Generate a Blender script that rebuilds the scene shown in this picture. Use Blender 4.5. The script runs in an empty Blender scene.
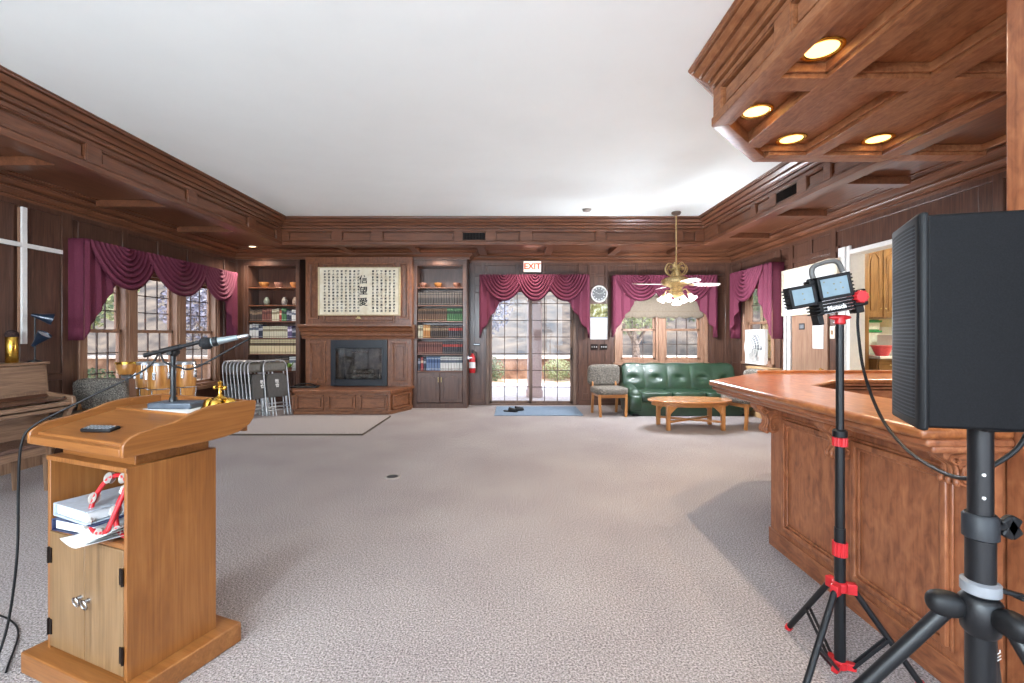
import bpy, bmesh, math, random
from mathutils import Vector, Matrix, Euler
random.seed(7)
SC = bpy.context.scene
COL = SC.collection
PI = math.pi

# ------------------------------------------------------------------ materials
MATS = {}
def _nt(name):
    m = bpy.data.materials.new(name); m.use_nodes = True
    return m, m.node_tree.nodes, m.node_tree.links, m.node_tree.nodes['Principled BSDF']
def lin(c):
    return tuple(((v/255)/12.92 if v/255 <= .04045 else ((v/255+.055)/1.055)**2.4) for v in c) + (1,)
def ramp(n, cols, pos):
    r = n.new('ShaderNodeValToRGB')
    e = r.color_ramp.elements
    while len(e) < len(cols): e.new(.5)
    for i, (c, p) in enumerate(zip(cols, pos)): e[i].position = p; e[i].color = c
    return r
def wood(name, dark, mid, light, axis='z', rough=.35, fine=70, bump=.04, coat=.15, blotch=.45, figure=False):
    key = name + '_' + axis
    if key in MATS: return MATS[key]
    m, n, l, b = _nt(key)
    tc = n.new('ShaderNodeTexCoord'); mp = n.new('ShaderNodeMapping')
    s = [fine]*3; s['xyz'.index(axis)] = fine*.035
    mp.inputs['Scale'].default_value = s
    l.new(tc.outputs['Object'], mp.inputs['Vector'])
    n1 = n.new('ShaderNodeTexNoise'); n1.inputs['Scale'].default_value = 1; n1.inputs['Detail'].default_value = 6; n1.inputs['Distortion'].default_value = 1.2
    l.new(mp.outputs[0], n1.inputs['Vector'])
    mp2 = n.new('ShaderNodeMapping'); s2 = [7.]*3; s2['xyz'.index(axis)] = 1.1; mp2.inputs['Scale'].default_value = s2
    l.new(tc.outputs['Object'], mp2.inputs['Vector'])
    n2 = n.new('ShaderNodeTexNoise'); n2.inputs['Scale'].default_value = 1; n2.inputs['Detail'].default_value = 4; n2.inputs['Distortion'].default_value = 2.5
    l.new(mp2.outputs[0], n2.inputs['Vector'])
    mx = n.new('ShaderNodeMix'); mx.data_type = 'FLOAT'; mx.inputs[0].default_value = blotch
    l.new(n1.outputs['Fac'], mx.inputs[2]); l.new(n2.outputs['Fac'], mx.inputs[3])
    if figure:      # mottled flat-sawn figure
        n3 = n.new('ShaderNodeTexNoise'); n3.inputs['Scale'].default_value = 26; n3.inputs['Detail'].default_value = 5; n3.inputs['Distortion'].default_value = .8
        mp3 = n.new('ShaderNodeMapping'); s3 = [1.]*3; s3['xyz'.index(axis)] = .45; mp3.inputs['Scale'].default_value = s3
        l.new(tc.outputs['Object'], mp3.inputs['Vector']); l.new(mp3.outputs[0], n3.inputs['Vector'])
        mq = n.new('ShaderNodeMix'); mq.data_type = 'FLOAT'; mq.inputs[0].default_value = .5
        l.new(mx.outputs[0], mq.inputs[2]); l.new(n3.outputs['Fac'], mq.inputs[3]); mx = mq
    r = ramp(n, [lin(dark), lin(mid), lin(light)], [.30, .5, .72])
    l.new(mx.outputs[0], r.inputs[0]); l.new(r.outputs[0], b.inputs['Base Color'])
    b.inputs['Specular IOR Level'].default_value = .22 if name in ('canopy_wood_lit',) else .5
    b.inputs['Roughness'].default_value = rough; b.inputs['Coat Weight'].default_value = coat; b.inputs['Coat Roughness'].default_value = .18
    bp = n.new('ShaderNodeBump'); bp.inputs['Strength'].default_value = bump; bp.inputs['Distance'].default_value = .01
    l.new(n1.outputs['Fac'], bp.inputs['Height']); l.new(bp.outputs[0], b.inputs['Normal'])
    MATS[key] = m; return m
def flat(name, c, rough=.5, metal=0, var=.06, scale=30, bump=0, spec=.5, coat=0, sheen=0):
    if name in MATS: return MATS[name]
    m, n, l, b = _nt(name)
    tc = n.new('ShaderNodeTexCoord'); nz = n.new('ShaderNodeTexNoise'); nz.inputs['Scale'].default_value = scale; nz.inputs['Detail'].default_value = 3
    l.new(tc.outputs['Object'], nz.inputs['Vector'])
    c0 = lin(c); lo = tuple(v*(1-var*2) for v in c0[:3])+(1,); hi = tuple(min(1, v*(1+var*2)) for v in c0[:3])+(1,)
    r = ramp(n, [lo, hi], [.3, .7]); l.new(nz.outputs['Fac'], r.inputs[0]); l.new(r.outputs[0], b.inputs['Base Color'])
    b.inputs['Roughness'].default_value = rough; b.inputs['Metallic'].default_value = metal
    b.inputs['Specular IOR Level'].default_value = spec; b.inputs['Coat Weight'].default_value = coat
    b.inputs['Sheen Weight'].default_value = sheen
    if bump:
        bp = n.new('ShaderNodeBump'); bp.inputs['Strength'].default_value = bump; bp.inputs['Distance'].default_value = .01
        l.new(nz.outputs['Fac'], bp.inputs['Height']); l.new(bp.outputs[0], b.inputs['Normal'])
    MATS[name] = m; return m
def speckle(name, cols, pos, scale, rough=.9, bump=.6, dist=.01, big=None):
    if name in MATS: return MATS[name]
    m, n, l, b = _nt(name)
    tc = n.new('ShaderNodeTexCoord'); nz = n.new('ShaderNodeTexNoise'); nz.inputs['Scale'].default_value = scale; nz.inputs['Detail'].default_value = 2; nz.inputs['Roughness'].default_value = .7
    l.new(tc.outputs['Object'], nz.inputs['Vector'])
    r = ramp(n, [lin(c) for c in cols], pos); l.new(nz.outputs['Fac'], r.inputs[0])
    out = r.outputs[0]
    if big:
        n2 = n.new('ShaderNodeTexNoise'); n2.inputs['Scale'].default_value = big[0]; n2.inputs['Detail'].default_value = 3
        l.new(tc.outputs['Object'], n2.inputs['Vector'])
        r2 = ramp(n, [lin(big[1]), lin(big[2])], [.35, .65]); l.new(n2.outputs['Fac'], r2.inputs[0])
        mx = n.new('ShaderNodeMix'); mx.data_type = 'RGBA'; mx.blend_type = 'MULTIPLY'; mx.inputs[0].default_value = 1
        l.new(out, mx.inputs[6]); l.new(r2.outputs[0], mx.inputs[7]); out = mx.outputs[2]
    l.new(out, b.inputs['Base Color']); b.inputs['Roughness'].default_value = rough; b.inputs['Specular IOR Level'].default_value = .15
    bp = n.new('ShaderNodeBump'); bp.inputs['Strength'].default_value = bump; bp.inputs['Distance'].default_value = dist
    l.new(nz.outputs['Fac'], bp.inputs['Height']); l.new(bp.outputs[0], b.inputs['Normal'])
    MATS[name] = m; return m
def emit(name, c, strength):
    if name in MATS: return MATS[name]
    m, n, l, b = _nt(name)
    b.inputs['Base Color'].default_value = lin(c); b.inputs['Emission Color'].default_value = lin(c); b.inputs['Emission Strength'].default_value = strength
    MATS[name] = m; return m
def thin_glass(name, tint=.9, refl=.07, col=(1, 1, 1)):
    if name in MATS: return MATS[name]
    m, n, l, b = _nt(name); n.remove(b)
    t = n.new('ShaderNodeBsdfTransparent'); t.inputs[0].default_value = (tint*col[0], tint*col[1], tint*col[2], 1)
    g = n.new('ShaderNodeBsdfGlossy'); g.inputs['Roughness'].default_value = .02
    lw = n.new('ShaderNodeLayerWeight'); lw.inputs[0].default_value = .12
    mt = n.new('ShaderNodeMath'); mt.operation = 'MULTIPLY_ADD'; mt.inputs[1].default_value = .4; mt.inputs[2].default_value = refl*.5
    l.new(lw.outputs['Fresnel'], mt.inputs[0])
    mx = n.new('ShaderNodeMixShader'); l.new(mt.outputs[0], mx.inputs[0]); l.new(t.outputs[0], mx.inputs[1]); l.new(g.outputs[0], mx.inputs[2])
    l.new(mx.outputs[0], n['Material Output'].inputs[0])
    MATS[name] = m; return m

def WD(axis): return wood('walnut', (58, 36, 28), (84, 56, 44), (108, 76, 60), axis, .32, 60, coat=.15)          # wall panelling
def WF(axis): return wood('walnut_trim', (78, 46, 31), (110, 68, 46), (136, 89, 62), axis, .33, 60, coat=.10, bump=.006)    # cornices, soffits, mantel
def WB(axis): return wood('bar_wood', (92, 50, 31), (146, 88, 57), (180, 118, 79), axis, .34, 45, coat=.12, figure=True)
def WDF(axis): return wood('door_frame', (70, 50, 40), (104, 80, 66), (130, 104, 86), axis, .45, 60, coat=0)
def WM(axis): return wood('mantel_wood_lit', (86, 50, 32), (126, 79, 52), (156, 105, 72), axis, .34, 55, coat=.08, figure=True)  # fireplace wood, the bright lighting on it worked into the tone
def WV(axis): return wood('canopy_wood_lit', (104, 63, 40), (150, 98, 65), (180, 127, 88), axis, .4, 45, coat=.05, figure=True, bump=.012)      # bar canopy; glow of its lamps put into the lighter colour
def WT(axis): return wood('bar_top', (98, 50, 24), (152, 90, 50), (196, 132, 82), axis, .3, 40, coat=.2, figure=True)
def WO(axis): return wood('oak', (110, 64, 28), (135, 84, 40), (154, 102, 56), axis, .38, 60, blotch=.5)
def WOD(axis): return wood('oak_door', (98, 72, 44), (124, 94, 62), (144, 112, 78), axis, .42, 60)  # lectern doors: oak paled to hold the cooler light on the front
def WC(axis): return wood('casing', (120, 84, 64), (152, 114, 90), (176, 140, 116), axis, .4, 60)
def WK(axis): return wood('kitchen_oak', (92, 62, 32), (132, 96, 56), (160, 122, 78), axis, .35, 50)
def WP(axis): return wood('piano_wood', (92, 64, 48), (138, 106, 82), (168, 136, 110), axis, .3, 55, coat=.3)
def WCH(axis): return wood('chair_wood', (136, 84, 42), (176, 118, 66), (198, 144, 90), axis, .35, 60)
M_carpet = speckle('carpet', [(96, 88, 86), (168, 158, 155), (220, 209, 205)], [.28, .5, .70], 105, .95, 1.0, .016, (1.1, (240, 238, 240), (255, 255, 255)))
M_ceil = flat('ceiling_paint', (247, 253, 252), .9, var=.01, scale=2)
M_black = flat('black_plastic', (15, 15, 17), .5, spec=.35)
M_blackm = flat('black_metal', (17, 18, 21), .38, 0, spec=.45)
M_dgrey = flat('dark_grey', (34, 36, 40), .5, spec=.4)
M_grey = flat('mid_grey', (128, 130, 134), .4)
M_steel = flat('steel', (196, 196, 198), .25, 1)
M_alu = flat('aluminium', (170, 172, 176), .35, .8)
M_white = flat('white_paint', (232, 230, 226), .55, var=.02)
M_paper = flat('paper', (214, 213, 212), .8, var=.015)
M_red = flat('red_plastic', (186, 34, 40), .35)
M_redfab = speckle('mauve_cloth', [(78, 33, 48), (107, 49, 67), (126, 63, 81)], [.3, .5, .7], 160, .7, .15)
M_brass = flat('brass', (206, 164, 74), .22, 1)
M_oldbrass = flat('antique_brass', (196, 172, 122), .35, .6, var=.2, scale=40)
M_darkmetal = flat('bronze', (40, 30, 26), .35, .7)
M_leather = flat('green_leather', (30, 54, 36), .42, var=.12, scale=8, coat=.25)
M_tweed = speckle('tweed', [(44, 42, 42), (104, 97, 90), (172, 163, 150)], [.34, .5, .66], 90, .95, .5)
M_glass = thin_glass('window_glass', .86, .05, (1, .97, .96))
M_ink = flat('ink', (24, 22, 24), .8)

# ------------------------------------------------------------------ mesh builder
class MB:
    def __init__(s): s.v = []; s.f = []
    def add(s, vs, fs):
        o = len(s.v); s.v += [tuple(v) for v in vs]; s.f += [tuple(i+o for i in f) for f in fs]; return s
    def box(s, x0, y0, z0, x1, y1, z1):
        x0, x1 = sorted((x0, x1)); y0, y1 = sorted((y0, y1)); z0, z1 = sorted((z0, z1))
        return s.add([(x0,y0,z0),(x1,y0,z0),(x1,y1,z0),(x0,y1,z0),(x0,y0,z1),(x1,y0,z1),(x1,y1,z1),(x0,y1,z1)],
                     [(0,3,2,1),(4,5,6,7),(0,1,5,4),(1,2,6,5),(2,3,7,6),(3,0,4,7)])
    def obox(s, c, size, rot=(0, 0, 0)):
        R = rot if isinstance(rot, Matrix) else Euler(rot).to_matrix()
        hx, hy, hz = (a/2 for a in size); c = Vector(c)
        P = [c + R @ Vector(p) for p in [(-hx,-hy,-hz),(hx,-hy,-hz),(hx,hy,-hz),(-hx,hy,-hz),(-hx,-hy,hz),(hx,-hy,hz),(hx,hy,hz),(-hx,hy,hz)]]
        return s.add(P, [(0,3,2,1),(4,5,6,7),(0,1,5,4),(1,2,6,5),(2,3,7,6),(3,0,4,7)])
    def bar(s, p0, p1, w, h, up=(0, 0, 1)):
        p0 = Vector(p0); p1 = Vector(p1); d = (p1-p0); L = d.length; d.normalize()
        up = Vector(up)
        if abs(d.dot(up)) > .98: up = Vector((1, 0, 0))
        x = d.cross(up).normalized(); z = x.cross(d)
        R = Matrix((x, d, z)).transposed()
        return s.obox((p0+p1)/2, (w, L, h), R)
    def prism(s, poly, a, b, plane='xy'):
        k = len(poly)
        f = {'xy': lambda p, t: (p[0], p[1], t), 'xz': lambda p, t: (p[0], t, p[1]), 'yz': lambda p, t: (t, p[0], p[1])}[plane]
        vs = [f(p, a) for p in poly] + [f(p, b) for p in poly]
        return s.add(vs, [tuple(range(k))[::-1], tuple(range(k, 2*k))] + [(i, (i+1) % k, k+(i+1) % k, k+i) for i in range(k)])
    def ring(s, a0, b0, a1, b1, w, t0, t1, plane='xz'):
        """mitred picture-frame moulding"""
        f = {'xz': lambda a, b, t: (a, t, b), 'yz': lambda a, b, t: (t, a, b)}[plane]
        rects = [((a0, b0), (a1, b0), (a1, b1), (a0, b1)), ((a0+w, b0+w), (a1-w, b0+w), (a1-w, b1-w), (a0+w, b1-w))]
        vs = [f(a, b, t) for t in (t0, t1) for r in rects for a, b in r]; fs = []
        for i in range(4):
            j = (i+1) % 4; fs += [(i, j, 4+j, 4+i), (8+i, 8+j, 12+j, 12+i), (i, j, 8+j, 8+i), (4+i, 4+j, 12+j, 12+i)]
        return s.add(vs, fs)
    def cyl(s, p0, p1, r0, r1=None, n=16):
        return s.tube([p0, p1], [r0, r0 if r1 is None else r1], n)
    def tube(s, pts, r, n=8, closed=False):
        pts = [Vector(p) for p in pts]; k = len(pts)
        rs = r if isinstance(r, (list, tuple)) else [r]*k
        T = []
        for i in range(k):
            if closed: t = pts[(i+1) % k]-pts[i-1]
            else: t = pts[min(i+1, k-1)]-pts[max(i-1, 0)]
            T.append(t.normalized())
        u = T[0].orthogonal().normalized(); vs = []
        for i in range(k):
            u = (u - T[i]*u.dot(T[i])).normalized(); w = T[i].cross(u)
            for j in range(n):
                a = 2*PI*j/n; vs.append(pts[i] + (u*math.cos(a)+w*math.sin(a))*rs[i])
        fs = []
        for i in range(k if closed else k-1):
            i2 = (i+1) % k
            for j in range(n): fs.append((i*n+j, i*n+(j+1) % n, i2*n+(j+1) % n, i2*n+j))
        if not closed: fs += [tuple(range(n))[::-1], tuple((k-1)*n+j for j in range(n))]
        return s.add(vs, fs)
    def lathe(s, prof, c=(0, 0, 0), n=24, R=None, sy=1, cap=True):
        c = Vector(c); R = R or Matrix.Identity(3); vs = []
        for (r, z) in prof:
            for j in range(n):
                a = 2*PI*j/n; vs.append(c + R @ Vector((r*math.cos(a), sy*r*math.sin(a), z)))
        fs = []; k = len(prof)
        for i in range(k-1):
            for j in range(n): fs.append((i*n+j, i*n+(j+1) % n, (i+1)*n+(j+1) % n, (i+1)*n+j))
        if cap: fs += [tuple(range(n))[::-1], tuple((k-1)*n+j for j in range(n))]
        return s.add(vs, fs)
    def ell(s, c, r, n=16, m=10, e=1.0, R=None):
        c = Vector(c); R = R or Matrix.Identity(3); vs = []
        sp = lambda x: math.copysign(abs(x)**e, x)
        vs.append(c + R @ Vector((0, 0, -r[2])))
        for i in range(1, m):
            ph = -PI/2 + PI*i/m
            for j in range(n):
                a = 2*PI*j/n
                vs.append(c + R @ Vector((r[0]*sp(math.cos(ph))*sp(math.cos(a)), r[1]*sp(math.cos(ph))*sp(math.sin(a)), r[2]*sp(math.sin(ph)))))
        vs.append(c + R @ Vector((0, 0, r[2]))); last = len(vs)-1
        fs = [(0, 1+(j+1) % n, 1+j) for j in range(n)]
        for i in range(m-2):
            for j in range(n): fs.append((1+i*n+j, 1+i*n+(j+1) % n, 1+(i+1)*n+(j+1) % n, 1+(i+1)*n+j))
        fs += [(1+(m-2)*n+j, 1+(m-2)*n+(j+1) % n, last) for j in range(n)]
        return s.add(vs, fs)
    def grid(s, fn, nu, nv):
        vs = [fn(i/nu, j/nv) for j in range(nv+1) for i in range(nu+1)]; w = nu+1
        return s.add(vs, [(j*w+i, j*w+i+1, (j+1)*w+i+1, (j+1)*w+i) for j in range(nv) for i in range(nu)])
    def sweep(s, path, prof, i, closed_prof=True):
        """segment i of a mitred run along a 2-D path; prof = (offset to the right of travel, z)"""
        P = [Vector(p) for p in path]
        def nrm(k):
            d = (P[k+1]-P[k]).normalized(); return Vector((d.y, -d.x))
        def miter(k):
            if k == 0: return nrm(0)
            if k == len(P)-1: return nrm(k-1)
            a, b = nrm(k-1), nrm(k); m = (a+b); return m/ (m.dot(a))
        A, B = miter(i), miter(i+1); k = len(prof)
        vs = [(P[i].x+A.x*o, P[i].y+A.y*o, z) for o, z in prof] + [(P[i+1].x+B.x*o, P[i+1].y+B.y*o, z) for o, z in prof]
        return s.add(vs, [(j, (j+1) % k, k+(j+1) % k, k+j) for j in range(k)] + [tuple(range(k))[::-1], tuple(range(k, 2*k))])
    def build(s, name, mat, parent=None, bevel=0, smooth=35, solid=0, sub=0, loc=None, seg=2, recalc=True):
        me = bpy.data.meshes.new(name); me.from_pydata(s.v, [], s.f); me.update()
        if recalc:
            bm = bmesh.new(); bm.from_mesh(me); bmesh.ops.recalc_face_normals(bm, faces=bm.faces); bm.to_mesh(me); bm.free()
        if smooth:
            me.polygons.foreach_set('use_smooth', [True]*len(me.polygons))
            if smooth < 180: me.set_sharp_from_angle(angle=math.radians(smooth))
        me.materials.append(mat)
        o = bpy.data.objects.new(name, me); COL.objects.link(o)
        if parent is not None: o.parent = parent
        if loc: o.location = loc
        if bevel:
            b = o.modifiers.new('bevel', 'BEVEL'); b.width = bevel; b.segments = seg; b.limit_method = 'ANGLE'; b.angle_limit = math.radians(50)
        if solid:
            b = o.modifiers.new('solid', 'SOLIDIFY'); b.thickness = solid; b.offset = 0
        if sub:
            b = o.modifiers.new('sub', 'SUBSURF'); b.levels = sub; b.render_levels = sub
        return o

def tag(o, label=None, cat=None, group=None, kind=None):
    if label: o['label'] = label
    if cat: o['category'] = cat
    if group: o['group'] = group
    if kind: o['kind'] = kind
    return o
def thing(name, label, cat, loc=(0, 0, 0), rz=0, group=None):
    o = bpy.data.objects.new(name, None); o.empty_display_size = .1; COL.objects.link(o)
    o.location = loc; o.rotation_euler = (0, 0, rz)
    return tag(o, label, cat, group)
def struct(o): o['kind'] = 'structure'; return o
def kids(o): return [c for c in bpy.data.objects if c.parent == o]
def copy_tree(o, parent=None):
    c = o.copy(); COL.objects.link(c)
    if parent is not None: c.parent = parent
    for ch in kids(o): copy_tree(ch, c)
    return c
def clone(o, loc, rz=None, label=None):
    c = copy_tree(o); c.location = loc
    if rz is not None: c.rotation_euler[2] = rz
    if label: c['label'] = label
    return c
def text(body, size, mat, loc, rot, parent, name='lettering', ext=.001, align='CENTER', space=1.0, bold=0, line=1.0):
    c = bpy.data.curves.new('t', 'FONT'); c.body = body; c.size = size; c.extrude = ext; c.align_x = align; c.align_y = 'CENTER'
    c.space_character = space; c.space_line = line; c.offset = bold; c.resolution_u = 2
    o = bpy.data.objects.new('t', c); COL.objects.link(o)
    me = bpy.data.meshes.new_from_object(o.evaluated_get(bpy.context.evaluated_depsgraph_get()))
    bpy.data.objects.remove(o); bpy.data.curves.remove(c)
    me.materials.clear(); me.materials.append(mat)
    t = bpy.data.objects.new(name, me); COL.objects.link(t); t.parent = parent; t.location = loc; t.rotation_euler = rot
    return t
ORD = ['first', 'second', 'third', 'fourth', 'fifth', 'sixth', 'seventh', 'eighth', 'ninth', 'tenth', 'eleventh', 'twelfth', 'thirteenth', 'fourteenth',
       'fifteenth', 'sixteenth', 'seventeenth', 'eighteenth', 'nineteenth', 'twentieth', 'twenty-first', 'twenty-second', 'twenty-third', 'twenty-fourth']
def bez(pts, n=10):
    """Catmull-Rom through points"""
    P = [Vector(p) for p in pts]; P = [P[0]*2-P[1]] + P + [P[-1]*2-P[-2]]; out = []
    for i in range(1, len(P)-2):
        for k in range(n):
            t = k/n; a, b, c, d = P[i-1], P[i], P[i+1], P[i+2]
            out.append(.5*((2*b)+(c-a)*t+(2*a-5*b+4*c-d)*t*t+(3*b-a-3*c+d)*t**3))
    return out + [P[-2]]
# ------------------------------------------------------------------ the room
XL, XR, YB, YR = -5.6, 4.6, 9.56, -3.6
H, ZS, ZP = 3.57, 3.09, 3.18          # ceiling, soffit underside, coffer panels
BK = 9.15                             # face of the bookcase wall
# camera
cam = bpy.data.objects.new('camera', bpy.data.cameras.new('camera')); COL.objects.link(cam)
cam.location = (0, 0, 1.45); cam.rotation_euler = (PI/2, 0, 0)
cam.data.sensor_width = 36; cam.data.lens = 16.0; cam.data.shift_x = -.001; cam.data.shift_y = -.0054; cam.data.clip_start = .05
SC.camera = cam

fl = MB().box(-5.78, -3.8, -.12, 4.78, 9.74, 0).build('floor', M_carpet); struct(fl)
ce = MB().box(-5.78, -3.8, H, 8.9, 9.74, H+.2).build('ceiling', M_ceil); struct(ce)

def wall(name, axis, pos, thick, a0, a1, z0, z1, holes, mat):
    """wall slab with rectangular openings (a0,a1,z0,z1); axis 'x' = plane of constant x"""
    A = sorted({a0, a1, *[h[0] for h in holes], *[h[1] for h in holes]}); Z = sorted({z0, z1, *[h[2] for h in holes], *[h[3] for h in holes]})
    m = MB()
    for i in range(len(A)-1):
        for j in range(len(Z)-1):
            ca, cz = (A[i]+A[i+1])/2, (Z[j]+Z[j+1])/2
            if any(h[0] < ca < h[1] and h[2] < cz < h[3] for h in holes): continue
            if axis == 'x': m.box(pos, A[i], Z[j], pos+thick, A[i+1], Z[j+1])
            else: m.box(A[i], pos, Z[j], A[i+1], pos+thick, Z[j+1])
    return m
LW = (5.86, 8.66, .52, 2.46)                     # left window opening
BD = (-.56, 1.32, 0, 2.5)                        # sliding door opening
BW = (2.16, 4.06, .86, 2.36)                     # back window opening
KO = (4.5, 6.36, 0, 2.62)                        # kitchen opening
RW = (8.0, 9.1, .9, 2.5)                         # right window
wl = wall('l', 'x', XL, -.18, YR, YB+.18, 0, H, [LW], None)
wb = wall('b', 'y', YB, .18, XL-.18, XR+.18, 0, H, [BD, BW], None)
wr = wall('r', 'x', XR, .18, YR, YB+.18, 0, H, [KO, RW], None)
def rails(m, axis, pos, sgn, vert, horiz, t=.022):
    for (a, z0, z1, w) in vert:
        if axis == 'x': m.box(pos, a-w/2, z0, pos+sgn*t, a+w/2, z1)
        else: m.box(a-w/2, pos, z0, a+w/2, pos+sgn*t, z1)
    for (z, a0, a1, w) in horiz:
        if axis == 'x': m.box(pos, a0, z-w/2, pos+sgn*t*.9, a1, z+w/2)
        else: m.box(a0, pos, z-w/2, a1, pos+sgn*t*.9, z+w/2)
V = [(a, .14, 2.99, .10) for a in (-2.8, -1.2, .4, 2.0, 3.5, 4.35, 5.2)] + [(a, .14, 2.99, .14) for a in (5.7, 8.86)] + [(a, 2.6, 2.99, .09) for a in (6.55, 7.2, 7.85)]
rails(wl, 'x', XL, 1, V, [(2.96, YR, BK, .07), (.20, YR, BK, .16)] + [(2.55, 5.75, 8.8, .09), (.95, YR, 5.65, .08)])
V = [(-.85, .14, 2.99, .10), (-.64, .14, 2.99, .07), (1.42, .14, 2.99, .10), (1.60, .14, 2.99, .06), (1.98, .14, 2.99, .10), (4.18, .14, 2.99, .10), (4.5, .14, 2.99, .10)] + [(a, 2.72, 2.99, .08) for a in (.1, .65, 2.6, 3.3)]
rails(wb, 'y', YB, -1, V, [(2.96, -.9, XR, .07), (2.73, -.9, XR, .07), (.14, -.9, -.6, .2), (.14, 1.36, 2.1, .2), (.14, 4.1, XR, .2)])
V = [(a, .14, 2.99, .12) for a in (7.86, 9.22)] + [(7.5, .14, 2.99, .1), (6.52, .14, 2.99, .12)] + [(a, 2.7, 2.99, .08) for a in (7.02,)] + [(a, .14, 2.99, .1) for a in (4.3, 3.2, 2.2)]
rails(wr, 'x', XR, -1, V, [(2.96, YR, YB, .07), (2.68, 6.4, YB, .08), (.14, 6.6, 7.8, .2)])
struct(wl.build('wall_left', WD('z'), bevel=.006)); struct(wb.build('wall_back', WD('z'), bevel=.006)); struct(wr.build('wall_right', WD('z'), bevel=.006))
# wall behind the camera: panelled piers, wide unseen openings shaped to let daylight in
wf = wall('f', 'y', YR-.2, .2, XL-.18, XR+.18, 0, H, [(-5.2, -1.9, 0, 3.3), (-1.6, 1.4, 0, 3.3), (1.7, 4.3, 0, 3.3)], None)
struct(wf.build('wall_front', WD('z')))
for nm, b in (('baseboard_left', (XL, YR, 0, XL+.03, BK, .13)), ('baseboard_right', (XR-.03, 6.6, 0, XR, YB, .13))):
    struct(MB().box(*b).build(nm, WD('y'), bevel=.006))
m = MB().box(-.9, YB-.03, 0, BD[0]-.08, YB, .13).box(BD[1]+.08, YB-.03, 0, XR, YB, .13); struct(m.build('baseboard_back', WD('x'), bevel=.006))

# ---- soffit ring: mitred fascia with cornice, coffered underside
FP = [(-4.18, YR), (-4.18, 8.22), (3.45, 8.22), (3.45, 4.29), (2.27, 4.29), (1.57, 3.57), (1.57, .9)]
FPROF = [(-.1, 3.09), (0, 3.09), (.012, 3.095), (.012, 3.155), (0, 3.165), (-.045, 3.168), (-.045, 3.337), (0, 3.34), (0, 3.378), (-.02, 3.379), (-.02, 3.389), (.022, 3.39), (.022, 3.41), (.03, 3.42), (.03, 3.428), (.012, 3.429), (.012, 3.438), (.042, 3.439), (.05, 3.452), (.07, 3.468), (.082, 3.471), (.082, 3.480), (.06, 3.481), (.06, 3.489), (.10, 3.490), (.108, 3.497), (.128, 3.518), (.136, 3.524), (.136, 3.532), (.11, 3.533), (.11, 3.541), (.152, 3.542), (.158, 3.556), (.172, 3.558), (.172, 3.572), (-.1, 3.572)]
def fascia(seg, panels):
    m = MB().sweep(FP, FPROF, seg)
    p0, p1 = Vector(FP[seg]), Vector(FP[seg+1]); d = (p1-p0).normalized(); n = Vector((d.y, -d.x)); L = (p1-p0).length
    ang = math.atan2(d.y, d.x)
    def blk(a, b, z0, z1, o0, o1):
        c = p0 + d*(a+b)/2 + n*(o0+o1)/2
        m.obox((c.x, c.y, (z0+z1)/2), (b-a, o1-o0, z1-z0), (0, 0, ang))
    e = 0.0
    for (a, b) in sorted(panels) + [(L, L)]:
        if a > e: blk(e, a, 3.165, 3.34, -.03, .0)
        if b > a:
            for z0, z1 in ((3.168, 3.178), (3.327, 3.337)): blk(a, b, z0, z1, -.05, -.006)
            blk(a, a+.012, 3.178, 3.327, -.05, -.006); blk(b-.012, b, 3.178, 3.327, -.05, -.006)
            blk(a+.035, b-.035, 3.20, 3.305, -.05, -.022)
        e = b
    return m
off = lambda y: y-YR
LP = [(off(c+.08), off(c+1.32)) for c in (-2.455, -1.055, .345, 1.745, 3.145, 4.545)] + [(off(6.03), off(7.2)), (off(7.4), off(8.05))]
bx_ = lambda x: x+4.18
BP = [(bx_(a), bx_(b)) for a, b in ((-4.06, -3.27), (-3.1, -2.56), (-2.36, -1.06), (-.92, -.49), (-.32, .13), (.34, 1.5), (1.66, 2.94), (3.07, 3.3))]
ry = lambda y: 8.22-y
RP = [(ry(a), ry(b)) for a, b in ((7.69, 6.62), (6.49, 6.13), (5.99, 5.53), (5.36, 5.06), (4.95, 4.5))]
cy = lambda y: 3.57-y
segs = [(LP, 'y'), (BP, 'x'), (RP, 'y'), ([(.15, 1.03)], 'x'), ([(.12, .88)], 'x'), ([(cy(3.44), cy(2.74)), (cy(2.58), cy(1.9)), (cy(1.75), cy(1.05))], 'y')]
tr = [fascia(i, p) for i, (p, ax) in enumerate(segs)]
# undersides: panels and beams
tr[0].box(XL, YR, ZP, -4.2, YB, ZP+.03)
for y in (-2.5, -1.1, .25, 1.65, 3.05, 4.45, 5.85, 7.25): tr[0].box(XL+.3, y-.07, ZS+.004, -4.22, y+.07, ZP)
tr[0].box(-4.40, YR, ZS+.003, -4.2, 8.4, ZP)
tr[1].box(-4.2, 8.24, ZP, 3.47, YB, ZP+.03).box(-4.4, 8.24, ZS+.002, 3.6, 8.42, ZP)
for x in (-3.2, -1.9, -.6, .7, 2.0, 3.2): tr[1].box(x-.07, 8.3, ZS+.004, x+.07, YB-.3, ZP)
tr[2].box(3.47, -2, ZP, XR, YB, ZP+.03).box(3.46, .9, ZS+.003, 3.61, 8.4, ZP).box(3.35, .9, ZS+.003, 3.47, 4.29, ZP)
for y in (7.7, 6.3, 4.99, 4.21): tr[2].box(3.5, y-.07, ZS+.004, XR-.3, y+.07, ZP)
tr[5].prism([(1.6, .9), (1.6, 3.57), (2.27, 4.25), (3.5, 4.25), (3.5, .9)], ZP, ZP+.03)
B = MB()
for x0, x1 in ((1.585, 1.70), (2.0, 2.16), (2.66, 2.81), (3.36, 3.5)): tr[5].box(x0, .9, ZS+.001, x1, 3.5 if x0 < 1.9 else (3.97 if x0 < 2.1 else 4.2), ZP)
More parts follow.
